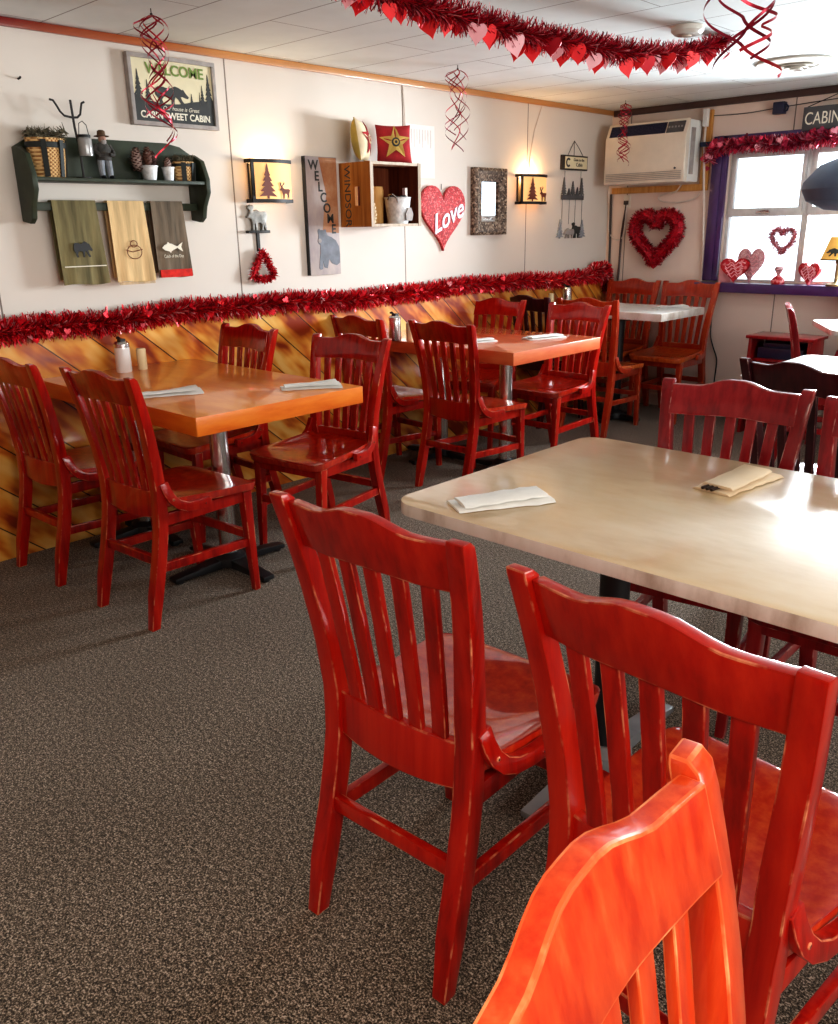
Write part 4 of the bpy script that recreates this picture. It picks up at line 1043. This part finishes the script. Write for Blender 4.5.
for k in range(40):
    f = (k+.5)/40*2.75; i = 0; yv = -.08-f*.95
    c = min(pp, key=lambda q: abs(q.y-yv)); s = rr.uniform(.052, .078)
    bm = bm_(); prism(bm, heart_poly(s, s*1.05, 20), -.0008, .0008); bmesh.ops.translate(bm, verts=bm.verts, vec=(0, 0, -s))
    ball(bm, (0, 0, .0), .0015, sub=1); tube(bm, [(0, 0, -s*.2), (0, 0, .03)], .0008, 4)
    h = obj('foil_heart', bm, M[rr.choice(['hred', 'hred', 'hred', 'hpink', 'hdark'])], g, smooth=False)
    h.location = (c.x+rr.uniform(-.02, .05), c.y+rr.uniform(-.02, .02), c.z-rr.uniform(.004, .028)); h.rotation_euler = (rr.uniform(-.3, .3), rr.uniform(-.35, .35), rr.uniform(.2, 1.4))

# spiral streamers -------------------------------------------------------------------
def streamer(label, loc, L, rad, strands, thick, seed, turns=2.2, spread=1.0):
    t = thing('spiral_streamer', label, 'streamer', loc, 0, 'foil spiral streamers hung from the ceiling')
    rnd = random.Random(seed)
    bm = bm_(); tube(bm, [(0, 0, 0), (0, 0, -.02)], .002, 5); ball(bm, (0, 0, -.02), .006, sub=1); obj('ceiling_clip', bm, M['iron'], t)
    for k in range(strands):
        a0 = 2*pi*k/strands; ll = L*rnd.uniform(.65, 1); bm = bm_(); pts = []
        n = 40; tr = turns*rnd.uniform(.8, 1.2)*rnd.choice((-1, 1)); rk = rad*rnd.uniform(.6, 1.2); ph = rnd.uniform(-.12, .3); fq = rnd.uniform(1.0, 1.9)
        for i in range(n+1):
            q = i/n; a = a0+tr*2*pi*q; rr = rk*(.35+.65*abs(sin(pi*(q*fq+.18+ph))))*spread
            if q < .06: rr *= q/.06
            pts.append(Vector((rr*cos(a), rr*sin(a), -.02-ll*q)))
        # flat ribbon
        prev = None
        for i, p in enumerate(pts):
            a, b = pts[max(0, i-1)], pts[min(n, i+1)]; tt = (b-a).normalized(); s = tt.cross(Vector((p.x, p.y, .0001))).normalized()*thick
            cur = [bm.verts.new(p-s), bm.verts.new(p+s)]
            if prev: quadface(bm, [prev[0], prev[1], cur[1], cur[0]])
            prev = cur
        obj('foil_strand', bm, M['streamer'], t, smooth=True)
streamer('long red spiral streamer hanging in front of the framed bear print', (-3.29, 1.99, ZC), .52, .070, 8, .0030, 1, 1.9)
streamer('red spiral streamer hanging between notice and carved mirror', (-3.3, 3.8, ZC), .42, .062, 7, .0026, 2, 1.2)
streamer('pinkish red spiral streamer hanging in front of the air conditioner', (-3.42, 5.72, ZC), .44, .045, 6, .003, 3, 2.4)
streamer('dark red curling streamer cropped by top of photo near the round vent', (-1.50, 3.28, ZC), .33, .13, 5, .0055, 4, .7)

# ceiling fittings ---------------------------------------------------------------------
t = thing('ceiling_vent', 'round cream ceiling vent with concentric rings near back wall', 'vent', (-2.03, 5.12, ZC))
bm = bm_(); lathe(bm, [(.13, -.001), (.20, -.001), (.205, -.012), (.15, -.022), (.13, -.016)], 40); obj('outer_ring', bm, M['vent'], t)
bm = bm_()
for rr_, z in ((.122, -.018), (.095, -.026), (.068, -.034), (.04, -.040)): lathe(bm, [(rr_-.016, z+.010), (rr_, z), (rr_-.003, z-.003), (rr_-.018, z+.006)], 36)
for a in range(3): bar(bm, (0, 0, -.02), (.14*cos(a*2.1), .14*sin(a*2.1), -.014), .008, .006)
obj('louvre_rings', bm, M['vent'], t)
bm = bm_(); lathe(bm, [(0, -.001), (.13, -.001), (.13, -.004), (0, -.004)], 36); obj('duct_opening', bm, M['black'], t)
t = thing('smoke_detector', 'beige round smoke detector on ceiling above end of heart garland', 'smoke detector', (-2.02, 3.86, ZC))
bm = bm_(); lathe(bm, [(0, -.001), (.07, -.001), (.07, -.02), (.055, -.034), (0, -.036)], 28); obj('detector_body', bm, M['vent'], t)
bm = bm_(); lathe(bm, [(0, -.036), (.02, -.036), (.018, -.042), (0, -.042)], 16); obj('test_button', bm, M['cream'], t)
# pendant lamp
t = thing('pendant_lamp', 'blue-black oval pendant lamp hanging at right edge in front of window', 'pendant lamp', (-1.345, 4.335, 1.415))
bm = bm_(); lathe(bm, [(0, .25), (.05, .25), (.10, .24), (.2, .20), (.26, .13), (.265, .10), (.24, .05), (.16, .012), (.05, 0), (0, 0)], 36); obj('shade', bm, M['bluelamp'], t)
bm = bm_(); tube(bm, [(0, 0, .25), (0, 0, ZC-1.47)], .006, 8); lathe(bm, [(0, .24), (.03, .25), (.022, .30), (0, .30)], 14); lathe(bm, [(0, ZC-1.47-.02), (.05, ZC-1.47-.018), (.05, ZC-1.471), (0, ZC-1.471)], 18); obj('cord', bm, M['black'], t)

# ------------------------------------------------------------------ back wall
def aircon():
    W, Hh, D = .645, .425, .25
    t = bw('air_conditioner', 'boxy cream wall air conditioner high in the back corner', 'air conditioner', -3.685, 1.648)
    bm = bm_(); box(bm, .012, W-.012, -D+.03, -.028, .01, Hh-.008); obj('casing', bm, M['white'], t, bev=.012, seg=3)
    bm = bm_()
    loft(bm, [[(0, -D+.03, 0), (W, -D+.03, 0), (W, -D+.03, Hh), (0, -D+.03, Hh)], [(.0, -D-.02, .012), (W, -D-.02, .012), (W, -D-.02, Hh-.105), (.0, -D-.02, Hh-.105)]])
    obj('front_panel', bm, M['cream'], t, bev=.008, seg=3)
    def S(x, q, o): return (x, lerp(-D-.02, -D+.03, q)-.9*o, lerp(Hh-.105, Hh, q)+.43*o)
    bm = bm_(); loft(bm, [[S(.03, .12, .001), S(W-.17, .12, .001), S(W-.17, .80, .001), S(.03, .80, .001)], [S(.03, .12, .005), S(W-.17, .12, .005), S(W-.17, .80, .005), S(.03, .80, .005)]])
    for i in range(6): bar(bm, S(.035, .18+.1*i, .006), S(W-.175, .18+.1*i, .006), .004, .004)
    obj('outlet_grille', bm, M['navy'], t)
    bm = bm_(); loft(bm, [[S(W-.16, .12, .001), S(W-.03, .12, .001), S(W-.03, .80, .001), S(W-.16, .80, .001)], [S(W-.16, .12, .005), S(W-.03, .12, .005), S(W-.03, .80, .005), S(W-.16, .80, .005)]]); obj('control_panel', bm, M['slate'], t)
    bm = bm_()
    for i in range(5): bar(bm, S(W-.15+.024*i, .45, .007), S(W-.15+.024*i+.012, .45, .007), .004, .012)
    obj('buttons', bm, M['grey'], t)
    bm = bm_()
    for i in range(5): box(bm, .02, W-.02, -D-.027, -D-.022, .03+.012*i, .034+.012*i)
    obj('intake_louvres', bm, M['frame_g'], t)
    bm = bm_(); lathe(bm, [(0, 0), (.008, 0), (.008, .004), (0, .004)], 12)
    bmesh.ops.rotate(bm, verts=bm.verts, cent=(0, 0, 0), matrix=Matrix.Rotation(pi/2, 3, 'X')); bmesh.ops.translate(bm, verts=bm.verts, vec=(W-.07, -D-.024, .10)); obj('badge', bm, M['slate'], t)
    bm = bm_(); box(bm, W-.013, W-.009, -D+.07, -D+.13, .06, Hh-.06); obj('side_grip', bm, M['frame_g'], t)
aircon()
t = bw('mounting_board', 'raw pine board surround behind the air conditioner', 'board', -3.70, 1.60)
bm = bm_(); box(bm, -.06, .72, -.026, -.001, .0, .045); obj('lower_board', bm, M['board'], t, bev=.002)
bm = bm_(); box(bm, .66, .72, -.026, -.001, .046, .53); obj('side_board', bm, M['board'], t, bev=.002)
t = bw('cord_conduit', 'white cable conduit running down from ceiling right of the air conditioner', 'conduit', -2.998, .9)
bm = bm_(); tube(bm, [(-.02, -.042, 1.24), (-.02, -.042, 1.0), (0.0, -.040, .76), (.015, -.035, .55), (.03, -.02, .3), (.035, -.012, .0)], .008, 8); obj('cable', bm, M['cable'], t)
bm = bm_(); box(bm, -.038, -.002, -.062, -.028, 1.12, 1.235); obj('junction_box', bm, M['white'], t, bev=.005)
bm = bm_(); box(bm, -.045, .05, -.06, -.028, .99, 1.02); obj('clip', bm, M['navy'], t, bev=.005)
def cord(name, label, cat, pts, r, m): 
    bm = bm_(); P = [Vector(p) for p in pts]; Q = []
    for i in range(len(P)-1):
        p0, p1, p2, p3 = P[max(0, i-1)], P[i], P[i+1], P[min(len(P)-1, i+2)]
        for k in range(8):
            s = k/8; Q.append(.5*((2*p1)+(-p0+p2)*s+(2*p0-5*p1+4*p2-p3)*s*s+(-p0+3*p1-3*p2+p3)*s**3))
    Q.append(P[-1]); tube(bm, Q, r, 6); tag(obj(name, bm, m, None), label, cat)
yb = YB-.012
cord('power_cord', 'pale cord looping out from under the air conditioner to wall', 'cord', [(-3.13, YB-.12, 1.642), (-3.2, YB-.06, 1.60), (-3.30, YB-.035, 1.585), (-3.36, YB-.02, 1.565), (-3.33, yb, 1.535), (-3.2, yb, 1.525), (-3.08, yb, 1.545), (-3.04, yb, 1.58)], .006, M['cable'])
cord('power_cord', 'pale cord drooping in a loop on the wall left below the air conditioner', 'cord', [(-3.77, YB-.05, 1.64), (-3.785, yb, 1.5), (-3.775, yb, 1.33), (-3.70, yb, 1.26), (-3.64, yb, 1.30), (-3.63, yb, 1.45), (-3.625, yb, 1.54)], .006, M['cable'])
cord('power_cord', 'dark cord running straight down in back corner of room', 'cord', [(-3.76, YB-.03, 1.60), (-3.765, yb, 1.4), (-3.76, yb, 1.25), (-3.755, yb, 1.02)], .009, M['cabled'])
cord('power_cord', 'brown cord hanging below wall outlet left of heart wreath', 'cord', [(-3.63, yb, 1.53), (-3.66, yb, 1.3), (-3.665, yb, 1.1), (-3.67, yb, .82)], .008, M['darktrim'])
cord('power_cord', 'thin black cord on wall below window beside orange-lit red chair', 'cord', [(-2.86, YB-.006, .84), (-2.86, YB-.006, .60), (-2.83, YB-.01, .50), (-2.79, YB-.012, .40), (-2.79, YB-.018, .25), (-2.79, YB-.02, .1)], .005, M['black'])
cord('power_cord', 'thin grey wire strung along top of back wall above window', 'wire', [(-2.98, YB-.006, 2.09), (-2.75, YB-.006, 2.085), (-2.5, YB-.006, 2.10), (-2.2, YB-.006, 2.115), (-1.9, YB-.006, 2.13)], .003, M['cabled'])
t = bw('wall_outlet', 'small wall outlet with plug under the air conditioner', 'outlet', -3.63, 1.50)
bm = bm_(); box(bm, -.03, .03, -.008, -.0005, 0, .09); obj('plate', bm, M['cream'], t, bev=.002)
bm = bm_(); box(bm, -.014, .014, -.035, -.008, .02, .05); obj('plug', bm, M['cabled'], t, bev=.003)
t = bw('security_camera', 'small navy camera block on back wall above window', 'camera', -2.505, 2.055)
bm = bm_(); box(bm, -.045, .03, -.055, -.001, 0, .075); obj('camera_body', bm, M['navy'], t, bev=.006)
bm = bm_(); tube(bm, [(.03, -.03, .06), (.05, -.03, .045), (.045, -.03, .02), (.03, -.03, .015)], .006, 6); obj('mounting_bracket', bm, M['navy'], t)
# big tinsel heart wreath
bm = bm_(); HP = heart_poly(.36, .345, 44)
pts = [(x, -.05, z+.065) for x, z in HP]; tube(bm, pts+[pts[0]], .045, 8); fluff(bm, pts+[pts[0]], 8000, .05, .062, .009, seed=31, flat=lambda p: Vector((p.x, min(p.y, -.003), p.z)))
o = obj('hanging_heart_wreath', bm, M['maroon'], None, smooth=False, loc=(-3.345, YB, 1.03)); tag(o, 'large heart-shaped dark red tinsel wreath on back wall below air conditioner', 'wreath')
# window garland
path = [(-2.96, YB-.07, 1.79), (-2.95, YB-.07, 1.85), (-2.88, YB-.07, 1.875)]+[(x/100, YB-.075, 1.878+.010*sin(x*.11)) for x in range(-280, -60, 8)]
bm = bm_(); tube(bm, path, .010, 5); fluff(bm, path, 8500, 0, .066, .0075, seed=41, flat=lambda p: Vector((max(p.x, -2.985), min(p.y, YB-.032), min(p.z, 1.931))))
rr = random.Random(15)
for k in range(110):
    p = Vector(path[rr.randrange(0, len(path)-1)])+Vector((rr.uniform(-.05, .05), rr.uniform(-.05, -.02), rr.uniform(-.055, .045))); s = rr.uniform(.026, .05)
    rot = Matrix.Rotation(rr.uniform(-.6, .6), 3, 'Z') @ Matrix.Rotation(rr.uniform(-.8, .8), 3, 'Y')
    quadface(bm, [bm.verts.new(p+rot @ Vector((x, 0, z-s/2))) for x, z in heart_poly(s, s, 14)])
tag(obj('tinsel_garland', bm, M['tinselw'], None, smooth=False), 'pink and dark red tinsel garland draped across top of back window', 'garland')
# CABIN sign
t = bw('cabin_board', 'grey hanging board lettered CABIN above window at right edge', 'sign', -2.33, 1.935, .06)
bm = bm_(); box(bm, 0, .50, -.03, -.012, 0, .14); obj('board', bm, M['slate'], t, bev=.003)
text('lettering', 'CABIN', .105, M['ltext'], t, (.125, -.0315, .066), sx=.72)
bm = bm_(); tube(bm, [(.02, -.02, .14), (.25, .05, .235), (.48, -.02, .14)], .003, 5); obj('hanging_wire', bm, M['iron'], t)
# sill objects
SILL = .967
def heart_box(label, x, off, w, h, th, m, rz=0, rim='hdark'):
    t = thing('heart_candy_box', label, 'candy box', (x, YB-off, SILL), rz, 'heart boxes on the window sill')
    P = heart_poly(w, h, 36)
    bm = bm_(); prism(bm, P, -th/2, th/2); obj('box_body', bm, M[rim], t, bev=.004, bang=60)
    bm = bm_(); prism(bm, [(x_*.92, z*.92+h*.04) for x_, z in P], -th/2-.006, -th/2); obj('lid_face', bm, M[m], t, bev=.003, bang=60)
    rr = random.Random(int(w*1000)); bm = bm_()
    for k in range(5):
        z = h*(.3+.12*k); x0 = -w*.34*(1-.35*abs(k-2.5)/2.5)
        tube(bm, [(x0+(-2*x0)*i/8, -th/2-.008, z+.012*sin(i*1.6+k)) for i in range(9)], .0035, 5)
    obj('icing_swirl', bm, M['hpink'], t)
heart_box('round-lobed red candy heart box at left of sill with white swirls', -2.69, .074, .20, .17, .035, 'candy', 8)
heart_box('tall pale pink heart box leaning at left group on sill', -2.60, .026, .20, .235, .012, 'pinkbox', -6, 'pinkbox')
heart_box('red candy heart box at right of sill beside lamp', -2.175, .06, .155, .145, .035, 'candy', -14)
bm = bm_(); box(bm, -.06, .06, -.025, .025, 0, .14); o = obj('gift_box', bm, M['hpink'], None, loc=(-2.775, YB-.028+.004, SILL+.0), bev=.004); o.scale = (.75, .8, 1); tag(o, 'small pink and orange box behind the left candy heart on sill', 'box')
t = thing('candy_figurine', 'small twisted red sweet-shaped ornament in middle of sill', 'ornament', (-2.385, YB-.055, SILL))
bm = bm_(); lathe(bm, [(0, 0), (.042, 0), (.046, .015), (.036, .038), (.014, .055), (.008, .064)], 20); obj('sweet_body', bm, M['candy'], t)
bm = bm_(); lathe(bm, [(.008, .062), (.016, .075), (.03, .10), (.022, .115), (0, .10)], 12); obj('twisted_wrapper', bm, M['pinkbox'], t)
bm = bm_(); pts = [(x, 0, z) for x, z in heart_poly(.155, .165, 36)]; tube(bm, pts+[pts[0]], .010, 6); fluff(bm, pts+[pts[0]], 1100, 0, .030, .007, seed=51, flat=lambda p: Vector((p.x, min(p.y, .03), p.z)))
tube(bm, [(0, 0, .13), (0, 0, .25)], .0012, 4)
o = obj('hanging_heart_wreath', bm, M['tinsels'], None, smooth=False, loc=(-2.405, YB+.0, 1.165)); tag(o, 'small silver-pink tinsel heart hanging inside the window', 'wreath')
def bear_lamp():
    t = thing('table_lamp', 'small sill lamp with yellow bear shade at right edge of photo', 'lamp', (-2.0, YB-.06, SILL))
    bm = bm_(); lathe(bm, [(0, 0), (.06, 0), (.06, .012), (.02, .022), (.012, .03), (.012, .14), (.02, .15), (.012, .17), (0, .17)], 20); obj('lamp_base', bm, M['brass'], t)
    bm = bm_()
    n = 24; rings = [[(r_*cos(2*pi*k/n), r_*.55*sin(2*pi*k/n), z) for k in range(n)] for r_, z in ((.115, .165), (.065, .31), (.062, .31), (.112, .165))]
    loft(bm, rings, caps=False); sh = obj('lamp_shade', bm, M['yellow'], t)
    bm = bm_(); prism(bm, place(BEAR, -.065, .19, .12, .085, True), -.064, -.062)
    for v in bm.verts: v.co.y += (v.co.z-.165)*.14
    obj('bear_print', bm, M['charcoal'], sh)
    bm = bm_(); lathe(bm, [(.113, .163), (.117, .163), (.117, .171), (.113, .171)], 24, sy=.56); obj('shade_trim', bm, M['hat'], sh)
bear_lamp()
# cabinet below window
def cabinet():
    t = thing('side_cabinet', 'small red wooden side cabinet with open dark cubby below the window', 'cabinet', (-2.155, 5.80, 0))
    zt = .665
    bm = bm_(); box(bm, -.22, .22, -.14, .13, zt-.022, zt); obj('cabinet_top', bm, M['dark'], t, bev=.006)
    for s in (-1, 1):
        bm = bm_(); loft(bm, [rectring((s*.206, -.005, 0), (.012, 0, 0), (0, .125, 0)), rectring((s*.192, -.005, zt-.0225), (.012, 0, 0), (0, .115, 0))]); obj('side_panel', bm, M['dark'], t, bev=.003)
    bm = bm_(); box(bm, -.178, .178, .092, .105, .02, zt-.023); obj('rear_panel', bm, M['umber'], t)
    bm = bm_(); box(bm, -.178, .178, -.11, .091, zt-.17, zt-.15); obj('shelf', bm, M['dark'], t, bev=.002)
    bm = bm_(); box(bm, -.178, .178, -.112, -.098, .06, zt-.175); bx = obj('door', bm, M['dark'], t, bev=.004)
    bm = bm_(); ball(bm, (.14, -.119, .33), .011); obj('knob', bm, M['brass'], bx)
cabinet()
bm = bm_(); box(bm, -.15, .15, -.09, .07, 0, .07); box(bm, -.12, .12, -.08, .06, .0705, .10); o = obj('game_box', bm, M['navy'], None, loc=(-2.155, 5.80, .665-.1495), bev=.004); tag(o, 'dark blue boxes stacked inside cubby of small red cabinet', 'box')

# ------------------------------------------------------------------ light
w = bpy.data.worlds.new('daylight'); SC.world = w; w.use_nodes = True
bg = w.node_tree.nodes['Background']; bg.inputs[0].default_value = (.86, .93, 1, 1); bg.inputs[1].default_value = 2.4
def area(name, loc, rot, sx, sy, e, c):
    L = bpy.data.lights.new(name, 'AREA'); L.shape = 'RECTANGLE'; L.size = sx; L.size_y = sy; L.energy = e; L.color = c
    o = bpy.data.objects.new(name, L); COL.objects.link(o); o.location = loc; o.rotation_euler = rot; L.spread = R(150); return o
area('back_window_daylight', ((WX0+WX1)/2+.2, YB+.3, (WZ0+WZ1)/2+.05), (R(-80), 0, 0), 1.1, .7, 230, (.90, .96, 1))
area('right_window_daylight', (XR+.3, (RY0+RY1)/2, (RZ0+RZ1)/2), (0, R(90), 0), 1.0, 5.0, 100, (1, .94, .86))
area('overhead_fill', (.3, -.6, ZC-.03), (0, 0, 0), 1.2, 1.2, 42, (1, .86, .70))  # added fill lamp behind the camera, not a known ceiling fixture
for y, z in ((2.862, 1.63), (5.118, 1.63)):
    L = bpy.data.lights.new('sconce_bulb', 'POINT'); L.energy = 2.6 if y < 4 else 6; L.color = (1, .76, .45) if y < 4 else (1, .62, .32); L.shadow_soft_size = .015
    o = bpy.data.objects.new('sconce_bulb', L); COL.objects.link(o); o.location = (XL+.04, y, z+.06)
SC.view_settings.view_transform = 'Standard'
SC.view_settings.look = 'Medium High Contrast'
SC.view_settings.exposure = -.02
SC.cycles.use_denoising = True
SC.cycles.max_bounces = 8; SC.cycles.diffuse_bounces = 5; SC.cycles.glossy_bounces = 4; SC.cycles.transparent_max_bounces = 12
SC.cycles.sample_clamp_indirect = 6; SC.cycles.caustics_reflective = False; SC.cycles.caustics_refractive = False
